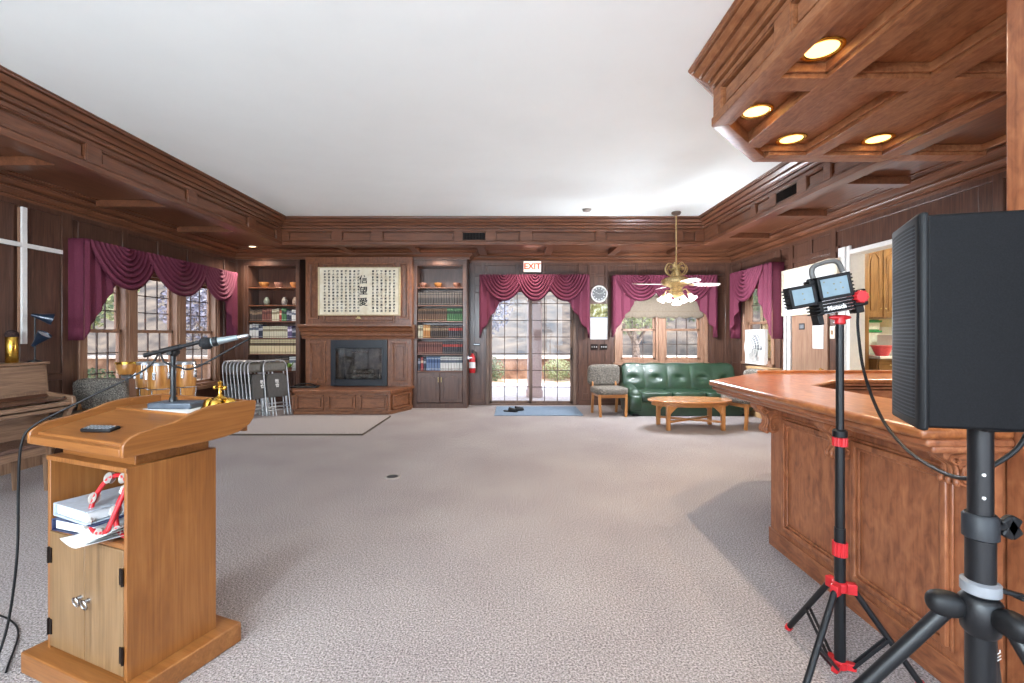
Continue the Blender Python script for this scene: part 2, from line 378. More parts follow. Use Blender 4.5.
for y0, y1 in ((2.9, 3.06), (1.5, 1.66), (.9, 1.0)): tr[5].box(1.6, y0, ZS+.003, XR-.3, y1, ZP)
tr[5].box(2.32, 4.13, ZS+.002, XR-.3, 4.28, ZP)
tr[5].prism([(1.585, 3.4), (1.585, 3.575), (2.27, 4.28), (2.45, 4.28), (2.2, 4.14), (1.70, 3.63), (1.70, 3.4)], ZS+.004, ZP)
# light bead round each coffer of the bar canopy
def coffer(m, x0, x1, y0, y1):
    for a in ((x0, y0, x1, y0+.025), (x0, y1-.025, x1, y1), (x0, y0, x0+.025, y1), (x1-.025, y0, x1, y1)): m.box(a[0], a[1], ZS+.03, a[2], a[3], ZP)
for x0, x1 in ((2.16, 2.66), (2.81, 3.36)):
    for y0, y1 in ((3.06, 4.13), (1.66, 2.9)): coffer(tr[5], x0, x1, y0, y1)
coffer(tr[5], 1.70, 2.0, 1.66, 2.9); coffer(tr[5], 3.61, 4.25, 3.06, 4.13); coffer(tr[5], 3.61, 4.25, 1.66, 2.9)
names = ['trim_1', 'trim_2', 'trim_3', 'trim_4', 'trim_5', 'trim_6']
for m, nm, (p, ax) in zip(tr, names, segs): struct(m.build(nm, (WV if nm in ('trim_4', 'trim_5', 'trim_6') else WF)(ax), bevel=.004, smooth=30, recalc=True))
# wall cornice
WPth = [(XL, YR), (XL, BK), (-.9, BK), (-.9, YB), (XR, YB), (XR, -2)]
WPROF = [(0, 2.985), (.022, 2.985), (.022, 3.018), (.006, 3.019), (.006, 3.027), (.036, 3.028), (.036, 3.038), (.05, 3.046), (.068, 3.062), (.078, 3.08), (.098, 3.081), (.098, 3.092), (.08, 3.093), (.08, 3.101), (.13, 3.102), (.16, 3.110), (.19, 3.128), (.205, 3.143), (.235, 3.144), (.235, 3.154), (.22, 3.155), (.22, 3.162), (.30, 3.163), (.30, 3.168), (.335, 3.168), (.335, 3.182), (0, 3.182)]
for i, ax in enumerate(('y', 'x', 'y', 'x', 'y')):
    struct(MB().sweep(WPth, WPROF, i).build('trim_%d' % (7+i), WF(ax), smooth=30))

# ---- air vents let into the fascia
def vent(label, p, rz, w, h):
    t = thing('air_vent', label, 'vent', p, rz, 'air vents in the soffit fascia')
    MB().box(-w/2, -.012, -h/2, w/2, .0, -h/2+.012).box(-w/2, -.012, h/2-.012, w/2, .0, h/2).box(-w/2, -.012, -h/2, -w/2+.012, 0, h/2).box(w/2-.012, -.012, -h/2, w/2, 0, h/2).build('frame', WF('x'), t)
    MB().box(-w/2, -.001, -h/2, w/2, .006, h/2).build('duct_opening', M_ink, t)
    g = MB(); k = int(w/.028)
    for i in range(k): x = -w/2+.012+(i+.5)*(w-.024)/k; g.obox((x, -.005, 0), (.006, .012, h-.02), (0, 0, .5))
    g.build('louvre', M_darkmetal, t); return t
vent('long dark louvred air vent on the back soffit above the right bookcase', (-.705, 8.235, 3.252), 0, .43, .155)
vent('dark louvred air vent on the right soffit beyond the bar canopy', (3.465, 5.76, 3.252), -PI/2, .46, .155)

# ---- recessed ceiling lights
M_lens = emit('warm_lens', (255, 200, 112), 2.0)
M_lens_off = emit('dim_lens', (255, 220, 176), 3)
def downlight(label, x, y, z, on=True, r=.115, watts=45):
    t = thing('recessed_light', label, 'light', (x, y, z), 0, 'recessed ceiling lights')
    MB().lathe([(r*.78, -.001), (r, -.001), (r+.006, -.006), (r, -.012), (r*.8, -.008), (r*.76, .0)], n=32).build('trim_ring', M_brass if on else M_white, t, smooth=60)
    MB().lathe([(r*.77, .0), (r*.77, -.004), (r*.5, -.007), (.001, -.009)], n=32).build('lens', M_lens if on else M_lens_off, t, smooth=60)
    if watts:
        ld = bpy.data.lights.new('bulb', 'SPOT'); ld.energy = watts; ld.color = (1, .80, .56) if on else (1, .9, .78); ld.spot_size = 2.4; ld.spot_blend = .7; ld.shadow_soft_size = .06
        lo = bpy.data.objects.new('bulb', ld); COL.objects.link(lo); lo.parent = t; lo.location = (0, 0, -.03)
    return t
downlight('glowing recessed light nearest the camera in the bar canopy', 1.86, 2.74, ZP)
downlight('glowing recessed light in the angled corner coffer of the bar canopy', 1.87, 3.50, ZP)
downlight('glowing recessed light in the second coffer at the far edge of the bar canopy', 2.44, 3.99, ZP)
downlight('glowing recessed light at the far right coffer of the bar canopy', 3.20, 3.99, ZP)
downlight('small recessed light above the left bookcase', -5.03, 8.8, ZP, False, .08, 65)
downlight('small recessed light above the right bookcase', -1.45, 8.8, ZP, False, .08, 65)
downlight('small recessed light in the soffit above the exit sign', .32, 8.75, ZP, False, .08, 55)
for i, (x, y) in enumerate(((-3.0, 5.6),)): pass
sd = thing('smoke_detector', 'small round smoke detector on white ceiling near back soffit', 'smoke detector', (1.23, 7.6, H))
MB().lathe([(.07, 0), (.075, -.012), (.06, -.035), (.04, -.042), (.001, -.044)], n=24).build('housing', flat('detector_grey', (150, 140, 132), .5), sd, smooth=50)
MB().lathe([(.085, 0), (.085, -.006), (.07, -.008), (.001, -.008)], n=24).build('base_plate', M_white, sd)

# ---- windows and the sliding door
def window(name, axis, pos, sgn, u0, u1, z0, z1, cols, rows_lo, rows_hi, zm, sash=.045):
    """double-hung unit set into a wall; d grows outward"""
    def bx(m, a0, a1, c0, c1, d0, d1):
        if axis == 'x': m.box(pos+sgn*d0, a0, c0, pos+sgn*d1, a1, c1)
        else: m.box(a0, pos+sgn*d0, c0, a1, pos+sgn*d1, c1)
    f = MB(); w = .05
    bx(f, u0, u0+w, z0, z1, -.012, .14); bx(f, u1-w, u1, z0, z1, -.012, .14); bx(f, u0+w, u1-w, z1-w, z1, 0, .14); bx(f, u0+w, u1-w, z0, z0+.05, -.03, .14)
    fr = struct(f.build(name, WC('z'), bevel=.005))
    for part, (c0, c1, rows, d) in (('lower_sash', (z0+.05, zm+.02, rows_lo, .05)), ('upper_sash', (zm-.02, z1-w, rows_hi, .09))):
        s = MB(); a0, a1 = u0+w, u1-w
        bx(s, a0, a0+sash, c0, c1, d, d+.035); bx(s, a1-sash, a1, c0, c1, d, d+.035)
        bx(s, a0, a1, c0, c0+sash, d, d+.035); bx(s, a0, a1, c1-sash, c1, d, d+.035)
        so = s.build(part, WC('z'), fr, bevel=.004)
        g = MB()
        for k in range(1, cols): a = a0+sash+(a1-a0-2*sash)*k/cols; bx(g, a-.007, a+.007, c0+sash, c1-sash, d+.006, d+.024)
        for k in range(1, rows): c = c0+sash+(c1-c0-2*sash)*k/rows; bx(g, a0+sash, a1-sash, c-.007, c+.007, d+.006, d+.024)
        g.build('muntins', flat('dark_muntin', (78, 58, 48), .5), so)
        p = MB(); bx(p, a0+sash*.5, a1-sash*.5, c0+sash*.5, c1-sash*.5, d+.012, d+.018); p.build('pane', M_glass, so, smooth=0)
    return fr
units = [(5.93, 6.62), (6.73, 7.62), (7.73, 8.6)]
for i, (a, b) in enumerate(units): window('window_%d' % (i+1), 'x', XL, -1, a, b, .56, 2.42, 3, 3, 3, 1.52)
m = MB()
for a in (5.86, 6.62, 7.62, 8.6): m.box(XL-.14, a, .52, XL+.02, a+(.07 if a in (5.86, 8.6) else .11), 2.46)
m.box(XL-.14, 5.86, .50, XL+.05, 8.67, .56).box(XL-.14, 5.86, 2.42, XL+.02, 8.67, 2.47); struct(m.build('trim_12', WC('z'), bevel=.006))
for i, (a, b) in enumerate(((2.22, 3.05), (3.15, 3.99))): window('window_%d' % (i+4), 'y', YB, 1, a, b, .9, 2.32, 3, 2, 2, 1.58)
m = MB()
for a, b in ((2.13, 2.22), (3.05, 3.15), (3.99, 4.08)): m.box(a, YB-.03, .86, b, YB+.14, 2.38)
m.box(2.1, YB-.06, .84, 4.1, YB+.14, .9).box(2.1, YB-.03, 2.32, 4.1, YB+.14, 2.4); struct(m.build('trim_13', WC('z'), bevel=.006))
window('window_6', 'x', XR, 1, 8.05, 9.05, .95, 2.45, 2, 2, 2, 1.7)
m = MB().box(XR-.02, 8.0, .9, XR+.14, 8.05, 2.5).box(XR-.02, 9.05, .9, XR+.14, 9.1, 2.5).box(XR-.05, 8.0, .9, XR+.14, 9.1, .95).box(XR-.02, 8.0, 2.45, XR+.14, 9.1, 2.5); struct(m.build('trim_14', WC('z'), bevel=.006))
# sliding patio door
f = MB().box(-.56, YB-.03, 0, -.50, YB+.14, 2.5).box(1.26, YB-.03, 0, 1.32, YB+.14, 2.5).box(-.5, YB-.02, 2.44, 1.26, YB+.14, 2.5).box(-.5, YB-.02, 0, 1.26, YB+.14, .025)
dr = struct(f.build('door_1', WDF('z'), bevel=.005))
for nm, x0, x1, d in (('fixed_panel', -.5, .41, .08), ('sliding_panel', .34, 1.26, .03)):
    s = MB().box(x0, YB+d, .025, x0+.055, YB+d+.04, 2.44).box(x1-.055, YB+d, .025, x1, YB+d+.04, 2.44).box(x0, YB+d, .025, x1, YB+d+.04, .08).box(x0, YB+d, 2.38, x1, YB+d+.04, 2.44)
    so = s.build(nm, WDF('z'), dr, bevel=.004); g = MB()
    for k in (1, 2): x = x0+.055+(x1-x0-.11)*k/3; g.box(x-.008, YB+d+.008, .08, x+.008, YB+d+.03, 2.38)
    for k in range(1, 7): z = .02+.352*k; g.box(x0+.05, YB+d+.008, z-.008, x1-.05, YB+d+.03, z+.008)
    g.build('muntins', flat('dark_muntin', (78, 58, 48), .5), so)
    MB().box(x0+.03, YB+d+.017, .05, x1-.03, YB+d+.023, 2.41).build('pane', M_glass, so, smooth=0)
MB().box(1.205, YB-.01, .95, 1.23, YB+.03, 1.2).box(1.21, YB-.035, .98, 1.225, YB-.01, 1.17).build('handle', M_darkmetal, dr, bevel=.004)
# flush door beside the kitchen opening and the white casing
d = MB().box(XR-.03, 6.62, .0, XR-.001, 7.46, 1.98).build('door_2', wood('satin_door', (120, 86, 66), (150, 116, 94), (172, 140, 118), 'z', .28, 50, coat=.4), bevel=.004); struct(d)
MB().lathe([(.001, -.06), (.022, -.055), (.028, -.04), (.012, -.02), (.012, 0)], (XR-.03, 6.7, .95), 16, Matrix.Rotation(PI/2, 3, 'Y')).build('door_knob', M_brass, d)
m = MB().box(XR-.05, 7.48, 0, XR, 7.56, 2.0).box(XR-.05, 7.60, 0, XR, 7.66, 2.0); struct(m.build('trim_15', M_white, bevel=.006))
m = MB()
for y0, y1, t in ((6.18, 6.24, .03), (6.25, 6.31, .045), (6.32, 6.40, .03)): m.box(XR-t, y0, 0, XR+.18, y1, 2.68)
m.box(XR-.03, 4.45, 2.56, XR+.18, 6.18, 2.62); struct(m.build('trim_16', M_white, bevel=.005))
# end wall of the bar, the post at the right of the picture
struct(MB().box(1.92, 1.40, 0, 2.9, 1.775, ZS+.05).build('wall_bar', WB('z'), bevel=.008))

# ---- kitchen shell
M_kwall = flat('kitchen_wall', (240, 226, 190), .8, var=.02)
struct(MB().box(XR+.18, 3.6, -.1, 8.7, 8.8, 0).build('floor_kitchen', flat('vinyl', (190, 170, 140), .5)))
struct(MB().box(XR+.18, 8.62, 0, 8.7, 8.8, H).build('wall_kitchen_back', M_kwall))
struct(MB().box(8.52, 3.6, 0, 8.7, 8.62, H).build('wall_kitchen_right', M_kwall))
struct(MB().box(XR+.18, 3.42, 0, 8.7, 3.6, H).build('wall_kitchen_front', M_kwall))
# ------------------------------------------------------------------ bookcases
def bookcase(label, x0, x1, with_side):
    t = thing('bookcase', label, 'bookcase', ((x0+x1)/2, BK, 0)); w = (x1-x0)/2
    D = YB-BK-.005
    m = MB().box(-w, 0, .0, -w+.09, D, 3.02).box(w-.09, 0, 0, w, D, 3.02).box(-w+.09, 0, 2.86, w-.09, D, 3.02).box(-w+.09, D-.02, 0, w-.09, D, 2.86).box(-w+.09, .0, 0, w-.09, .03, .10).box(-w+.09, .03, 0, w-.09, D-.02, .06)
    m.box(-w+.02, -.012, 2.88, w-.02, 0, 2.96).box(-w+.015, -.012, .1, -w+.03, 0, 2.86).box(w-.03, -.012, .1, w-.015, 0, 2.86)
    m.build('carcass', WD('z'), t, bevel=.005)
    for z in (.75, 1.09, 1.41, 1.75, 2.07, 2.43):
        MB().box(-w+.09, .0 if z < .8 else .02, z-.022, w-.09, D-.02, z).build('shelf', WF('x'), t, bevel=.003)
    for s in (-1, 1):
        a0, a1 = sorted((s*.004, s*(w-.095)))
        d = MB().box(a0, -.01, .11, a1, .012, .72)
        # raised field with arched head
        fx0, fx1 = a0+.07, a1-.07; k = 10
        arch = [(fx0, .18), (fx1, .18)] + [(fx1-(fx1-fx0)*i/k, .60+.05*math.sin(PI*i/k)) for i in range(k+1)]
        d.prism(arch, -.012, -.026, 'xz')
        do = d.build('door', WD('z'), t, bevel=.005)
        MB().box(s*.03-.007, -.03, .52, s*.03+.007, -.022, .62).tube([(s*.03, -.022, .525), (s*.03, -.045, .54), (s*.03, -.045, .60), (s*.03, -.022, .615)], .005).build('handle', M_oldbrass, do)
    return t
LBX = (-5.42, -4.28); RBX = (-2.02, -.92)
bookcase('built-in dark bookcase behind the folding chairs, left of the fireplace', *LBX, True)
bookcase('built-in dark bookcase with two cupboard doors, right of the fireplace', *RBX, True)
struct(MB().box(XL, BK+.02, 0, LBX[0], YB, 3.02).box(XL, BK+.005, 0, XL+.04, BK+.03, 3.0).box(LBX[0]-.06, BK+.005, 0, LBX[0], BK+.03, 3.0).build('trim_17', WD('z'), bevel=.004))
# ------------------------------------------------------------------ books
def bookmat(name, c, band=None, lab=None):
    """spine cloth with a procedural title band"""
    if name in MATS: return MATS[name]
    m, n, l, b = _nt(name)
    tc = n.new('ShaderNodeTexCoord'); sep = n.new('ShaderNodeSeparateXYZ'); l.new(tc.outputs['Generated'], sep.inputs[0])
    cr = n.new('ShaderNodeValToRGB'); cr.color_ramp.interpolation = 'CONSTANT'; e = cr.color_ramp.elements
    bc = band or c; lc = lab or band or c
    stops = [(0, c), (.10, bc), (.13, c), (.56, lc), (.76, c), (.86, bc), (.89, c)]
    while len(e) < len(stops): e.new(.5)
    for i, (p, col) in enumerate(stops): e[i].position = p; e[i].color = lin(col)
    l.new(sep.outputs[2], cr.inputs[0]); l.new(cr.outputs[0], b.inputs['Base Color']); b.inputs['Roughness'].default_value = .55
    MATS[name] = m; return m
def book_row(where, rows, x0, x1, z, grp, y=BK+.045):
    """rows: (look, count, material, height, lean)"""
    tot = sum(r[1]*r[5] if len(r) > 5 else r[1] for r in rows); x = x0+.005; unit = (x1-x0-.01)/tot
    for look, cnt, mat, hgt, *rest in rows:
        jit = rest[0] if rest else 0; wf = rest[1] if len(rest) > 1 else 1
        wd = unit*wf*.90; proto = None
        for k in range(cnt):
            hh = hgt*(1+jit*random.uniform(-1, 1))
            lab = '%s %s from left, %s' % (ORD[k], look, where) if cnt > 1 else '%s, %s' % (look, where)
            if proto is None or jit:
                o = MB().box(-wd/2, 0, 0, wd/2, .17, hh).box(-wd/2+.003, .006, .004, wd/2-.003, .172, hh-.004).build('book', mat, bevel=.007, seg=2)
                if not jit: proto = o
            else: o = proto.copy(); COL.objects.link(o)
            o.location = (x+wd/2, y+random.uniform(-.006, .006), z); tag(o, lab, 'book', grp); x += unit*wf
a0, a1 = LBX[0]+.092, LBX[1]-.092; b0, b1 = RBX[0]+.092, RBX[1]-.092
B_cream = bookmat('book_cream', (206, 188, 150), (84, 62, 44), (92, 70, 48)); B_dk = bookmat('book_dark', (58, 46, 42), (120, 100, 80)); B_gd = bookmat('book_greydark', (62, 58, 58), (140, 128, 112), (96, 88, 82))
B_br = bookmat('book_brown', (96, 72, 56), (170, 140, 100), (50, 36, 30)); B_gr = bookmat('book_green', (62, 104, 66), (150, 180, 140), (24, 40, 30)); B_tan = bookmat('book_tan', (176, 120, 66), (210, 180, 130))
B_rl = bookmat('book_redlabel', (56, 54, 60), (130, 120, 110), (160, 56, 50)); B_rb = bookmat('book_redbrown', (110, 66, 58), (170, 140, 120), (80, 46, 42)); B_bl = bookmat('book_blue', (96, 116, 150), (200, 206, 214), (60, 80, 120))
B_wh = bookmat('book_white', (206, 204, 200), (70, 70, 80), (90, 96, 110)); B_red = bookmat('book_red', (140, 44, 48), (210, 180, 150)); B_nv = bookmat('book_navy', (34, 40, 60), (150, 150, 160)); B_gn2 = bookmat('book_pale', (190, 184, 160), (120, 110, 90)); B_pur = bookmat('book_purple', (90, 76, 110), (200, 190, 210))
R = 'right bookcase'
book_row('shelf under the bowls, ' + R, [('dark grey cloth volume', 17, B_gd, .27)], b0, b1, 2.07, 'grey volumes on the second shelf of the right bookcase')
book_row('third shelf down, ' + R, [('brown gilt-banded volume', 13, B_br, .26), ('green volume', 7, B_gr, .265)], b0, b1, 1.75, 'volumes on the third shelf of the right bookcase')
book_row('fourth shelf down, ' + R, [('pale tan volume', 2, B_gn2, .26, 0, 1.3), ('orange tan volume', 3, B_tan, .27, 0, 1.2), ('dark volume', 9, B_dk, .265), ('red-labelled dark volume', 7, B_rl, .265)], b0, b1, 1.41, 'volumes on the fourth shelf of the right bookcase')
book_row('fifth shelf down, ' + R, [('faded red-brown volume', 11, B_rb, .245), ('red-labelled black volume', 9, B_rl, .25)], b0, b1, 1.09, 'volumes on the fifth shelf of the right bookcase')
book_row('lowest shelf, ' + R, [('black volume', 1, B_nv, .25), ('red volume', 1, B_red, .27), ('dark navy volume', 1, B_nv, .26), ('pale blue volume', 5, B_bl, .28), ('white volume with blue label', 8, B_wh, .28)], b0, b1, .75, 'volumes on the lowest shelf of the right bookcase')
L = 'left bookcase'
book_row('third shelf, ' + L, [('dark worn book', 5, B_dk, .24, .08), ('brown paperback', 4, B_rb, .25, .06), ('pale yellow paperback', 3, B_gn2, .25, .05), ('red paperback', 1, B_red, .22), ('green paperback', 2, B_gr, .26, .04), ('black book', 2, B_nv, .22, .06), ('white book', 2, B_wh, .22, .05)], a0, a1, 1.75, 'mixed books on the third shelf of the left bookcase')
book_row('fourth shelf, ' + L, [('white folder-thick book', 3, B_wh, .28, .03, 1.3), ('navy book', 2, B_nv, .26, .04), ('pale cream paperback', 11, B_gn2, .24, .03), ('purple book', 2, B_pur, .24, .04), ('black book', 2, B_nv, .2, .05)], a0, a1, 1.41, 'mixed books on the fourth shelf of the left bookcase')
book_row('fifth shelf, ' + L, [('cream volume with brown bands', 17, B_cream, .29)], a0, a1, 1.09, 'matching cream volumes on the left bookcase')
book_row('shelf behind the folding chairs, ' + L, [('dark book', 6, B_nv, .2, .08, 1.2), ('black ring binder', 2, B_dk, .28, .02, 2), ('white ring binder', 1, B_wh, .28, 0, 2)], a0, a1, .75, 'books behind the folding chairs')
# bowls and small vases
def bowl(label, x, z, r, h, mat, y=BK+.14):
    o = MB().lathe([(r*.45, 0), (r*.5, .008), (r*.48, .02), (r*.75, h*.35), (r*.95, h*.75), (r, h), (r*.94, h), (r*.88, h*.72), (r*.6, h*.3), (.001, h*.2)], n=24).build('bowl', mat, smooth=60); o.location = (x, y, z)
    tag(o, label, 'bowl', 'bowls on the top shelves')
Mb1 = flat('bowl_ochre', (176, 120, 64), .4, var=.15); Mb2 = flat('bowl_rose', (150, 108, 92), .4, var=.15); Mb3 = flat('bowl_orange', (196, 128, 72), .4, var=.1)
for lab, x, r, mm in (('wide ochre bowl, leftmost on top shelf of left bookcase', -5.08, .10, Mb1), ('rose-brown bowl, middle of three on top shelf of left bookcase', -4.78, .085, Mb2), ('orange bowl, rightmost on top shelf of left bookcase', -4.47, .075, Mb3)): bowl(lab, x, 2.43, r, .11, mm)
for lab, x, r, mm in (('rose bowl, leftmost on top shelf of right bookcase', -1.84, .075, Mb2), ('pale ochre bowl, middle of three on top shelf of right bookcase', -1.53, .082, Mb1), ('tan bowl, rightmost on top shelf of right bookcase', -1.15, .075, Mb2)): bowl(lab, x, 2.43, r, .10, mm)
for lab, x, c in (('grey-green vase, leftmost on second shelf of left bookcase', -5.02, (110, 116, 104)), ('mottled grey vase, middle of second shelf of left bookcase', -4.66, (140, 132, 124)), ('brown vase at right end of second shelf of left bookcase', -4.44, (150, 128, 112))):
    o = MB().lathe([(.03, 0), (.05, .03), (.058, .08), (.045, .13), (.028, .155), (.034, .175), (.028, .175), (.02, .15), (.001, .14)], n=20).build('vase', flat('vase_%d' % c[0], c, .35, var=.2), smooth=60)
    o.location = (x, BK+.13, 2.07); tag(o, lab, 'vase', 'vases on the second shelf')
o = MB()
for k in range(26):
    a = random.uniform(0, 2*PI); e = random.uniform(.2, 1.2); L_ = random.uniform(.09, .16); d = Vector((math.cos(a)*math.cos(e), math.sin(a)*math.cos(e), math.sin(e)))
    p = Vector((0, 0, .06)); q = d.cross(Vector((0, 0, 1))).normalized()*.022
    o.add([p, p+d*L_*.5+q, p+d*L_, p+d*L_*.5-q], [(0, 1, 2, 3)])
pp = thing('potted_plant', 'small bright green plant on shelf behind the folding chairs', 'plant', (-4.50, BK+.03, .75))
MB().lathe([(.03, 0), (.04, .06), (.043, .07), (.001, .065)], n=16).build('pot', Mb2, pp); o.build('leaves', flat('leaf_bright', (120, 160, 50), .5, var=.2), pp, solid=.002)

# ------------------------------------------------------------------ fireplace
fp = thing('fireplace', 'wooden fireplace with panelled surround, mantel shelf and raised hearth', 'fireplace', (-3.06, BK, 0)); fp.scale = (.95, 1, 1)
F = -.12     # face of the breast
W2 = 1.115
m = MB().box(-W2, F, .44, -.58, .40, 1.44).box(.60, F, .44, W2, .40, 1.44).box(-.58, F, 1.36, .60, .40, 1.44)
for s in (-1, 1):
    c = .86*s
    m.ring(c-.175, .52, c+.175, 1.35, .045, F-.05, F); m.ring(c-.13, .565, c+.13, 1.305, .016, F-.03, F)
    m.box(c-.075, F-.016, .63, c+.075, F, 1.24); m.box(s*1.0, F-.02, .44, s*1.1, F, 1.44)
m.build('surround', WM('z'), fp, bevel=.006)
# mantel shelf built of stacked mouldings
MB().prism([(F, 1.39), (F-.05, 1.39), (F-.06, 1.44), (F-.10, 1.46), (F-.10, 1.49), (F-.12, 1.53), (F-.16, 1.55), (F-.18, 1.60), (F-.23, 1.62), (F-.25, 1.64), (F-.25, 1.68), (F, 1.68)], -W2-.05, W2+.05, 'yz').build('mantel', WM('x'), fp, bevel=.004)
m = MB().box(-W2, F, 1.68, W2, .40, 3.02)
for (x0, x1, z0, z1) in ((-1.03, -.83, 1.78, 2.9), (.85, 1.05, 1.78, 2.9), (-.74, .76, 1.72, 1.88), (-.74, .76, 2.0, 2.9)):
    m.ring(x0, z0, x1, z1, .035, F-.045, F); m.ring(x0+.035, z0+.035, x1-.035, z1-.035, .014, F-.028, F)
    if x1-x0 < .3: m.box(x0+.06, F-.012, z0+.06, x1-.06, F, z1-.06)
m.build('overmantel', WM('z'), fp, bevel=.006)
MB().box(-.03, F-.03, 1.79, .03, F-.0, 1.84).obox((0, F-.03, 1.80), (.12, .02, .02)).build('ornament', M_oldbrass, fp, bevel=.005)
# hearth: polygon plan with angled ends
HP = [((x-.08)/.95, y) for x, y in ((-1.16, .0), (-1.16, -.28), (-.90, -.73), (.86, -.73), (1.12, -.16), (1.12, .0))]
HP2 = [((x-.08)/.95, y) for x, y in ((-1.20, -.001), (-1.20, -.30), (-.92, -.77), (.88, -.77), (1.16, -.18), (1.16, -.001))]
he = MB().prism(HP, 0, .40).build('hearth', WM('x'), fp, bevel=.006)
MB().prism(HP2, .40, .455).build('hearth_top', WM('x'), he, bevel=.012, seg=3)
pn = MB()
for i in range(1, 4):
    a, b = Vector(HP[i]), Vector(HP[i+1]); d = (b-a).normalized(); n_ = Vector((d.y, -d.x)); L_ = (b-a).length; ang = math.atan2(d.y, d.x); k = 3 if i == 2 else 1
    for j in range(k):
        u0, u1 = L_*j/k+.045, L_*(j+1)/k-.045
        for (e0, e1, z0, z1, t) in ((u0, u0+.03, .08, .36, .045), (u1-.03, u1, .08, .36, .045), (u0, u1, .08, .11, .045), (u0, u1, .33, .36, .045), (u0+.06, u1-.06, .14, .30, .022)):
            c = a + d*(e0+e1)/2 + n_*t/2; pn.obox((c.x, c.y, (z0+z1)/2), (e1-e0, t, z1-z0), (0, 0, ang))
    c = a + d*L_/2 + n_*.012; pn.obox((c.x, c.y, .03), (L_, .024, .06), (0, 0, ang))
pn.build('hearth_panels', WM('x'), he, bevel=.005)
M_fire = flat('firebox_black', (22, 26, 34), .35)
fb = MB().box(-.58, F-.03, .46, -.48, F+.02, 1.37).box(.50, F-.03, .46, .60, F+.02, 1.37).box(-.48, F-.03, 1.22, .50, F+.02, 1.37).box(-.48, F-.03, .46, .50, F+.02, .58).box(-.5, F-.045, 1.205, .52, F-.03, 1.235).box(-.5, F-.045, .565, .52, F-.03, .595).box(-.5, F-.045, .58, -.47, F-.03, 1.22).box(.49, F-.045, .58, .52, F-.03, 1.22)
fb = fb.build('firebox_frame', M_fire, fp, bevel=.005)
MB().box(-.56, F+.0, .46, -.48, .38, 1.36).box(.50, F, .46, .58, .38, 1.36).box(-.48, F, 1.30, .50, .38, 1.36).box(-.5, .34, .46, .52, .385, 1.36).box(-.48, F, .46, .50, .38, .52).build('firebox', speckle('sooty_brick', [(46, 40, 36), (110, 98, 88), (170, 156, 140)], [.3, .55, .75], 6, .9, .3), fp)
g = MB()
for x in (-.3, -.1, .1, .3): g.tube([(x, .0, .57), (x, .26, .57)], .009)
for y in (.02, .24): g.tube([(-.38, y, .55), (.4, y, .55)], .01)
for x in (-.34, .36): g.tube([(x, .02, .52), (x, .02, .78)], .012)
g.build('grate', M_fire, fp)
for (p, q, r) in (((-.34, .1, .62), (.3, .14, .63), .05), ((-.25, .2, .64), (.36, .19, .62), .045), ((-.2, .12, .72), (.2, .2, .73), .04)): MB().cyl(p, q, r, r*.9, 10).build('log', speckle('ash_log', [(60, 52, 46), (150, 140, 128), (200, 190, 178)], [.3, .5, .7], 14, .9, .5), fp, smooth=50)
MB().box(-.47, F-.02, .60, .01, F-.014, 1.2).box(.012, F-.02, .60, .49, F-.014, 1.2).build('glass_doors', thin_glass('fire_glass', .75, .12), fp, smooth=0)
MB().tube([(-.12, F-.05, 1.13), (.20, F-.05, 1.13)], .006).box(-.12, F-.05, 1.125, -.11, F-.02, 1.135).box(.19, F-.05, 1.125, .2, F-.02, 1.135).build('door_bar', M_steel, fp)
o = thing('black_tray', 'black iron tray lying on left end of the hearth', 'tray', (-4.02, BK-.36, .455), .1)
MB().prism([(-.22+.04*math.cos(a), .12*math.sin(a)) if math.cos(a) < 0 else (.22+.04*math.cos(a), .12*math.sin(a)) for a in [PI/2+2*PI*i/24 for i in range(24)]], 0, .03).build('pan', M_blackm, o, bevel=.008)
MB().tube([(-.2, 0, .03), (-.1, 0, .075), (.1, 0, .075), (.2, 0, .03)], .012).build('handle', M_blackm, o)

# ---- calligraphy panel
sc = thing('calligraphy_scroll', 'wide cream panel of black Chinese calligraphy hanging above the mantel', 'artwork', (-3.03, BK+F-.048, 2.33))
M_scr = speckle('scroll_paper', [(226, 213, 184), (240, 231, 208), (246, 239, 220)], [.3, .5, .7], 5, .85, .02)
MB().box(-.80, -.022, -.47, .80, .0, .47).build('panel', M_scr, sc, bevel=.004)
MB().box(-.81, -.028, -.475, -.775, .004, .475).box(.775, -.028, -.475, .81, .004, .475).box(-.775, -.026, .455, .775, .004, .475).box(-.775, -.026, -.475, .775, .004, -.455).build('frame', flat('scroll_edge', (206, 190, 150), .6), sc)
for ch, z in zip('信望愛', (.22, .0, -.22)): text(ch, .17, M_ink, (.085, -.024, z), (PI/2, 0, 0), sc, 'large_character', bold=.003)
T = '愛是恆久忍耐又有恩慈愛是不嫉妒愛是不自誇不張狂不作害羞的事不求自己的益處不輕易發怒不計算人的惡不喜歡不義只喜歡真理凡事包容凡事相信凡事盼望凡事忍耐愛是永不止息先知講道之能終必歸於無有說方言之能終必停止知識也終必歸於無有我們現在所知道的有限先知所講的也有限等那完全的來到這有限的必歸於無有了我作孩子的時候話語像孩子心思像孩子意念像孩子既成了人就把孩子的事丟棄了如今常存的有信有望有愛這三樣其中最大的是愛'
cols = [.69-.083*i for i in range(6)] + [-.01-.083*i for i in range(9)]
for i, x in enumerate(cols):
    s = (T+T)[i*14:(i+1)*14]
    text('\n'.join(s), .043, M_ink, (x, -.024, .0), (PI/2, 0, 0), sc, 'text_column', bold=.0018, line=1.4)
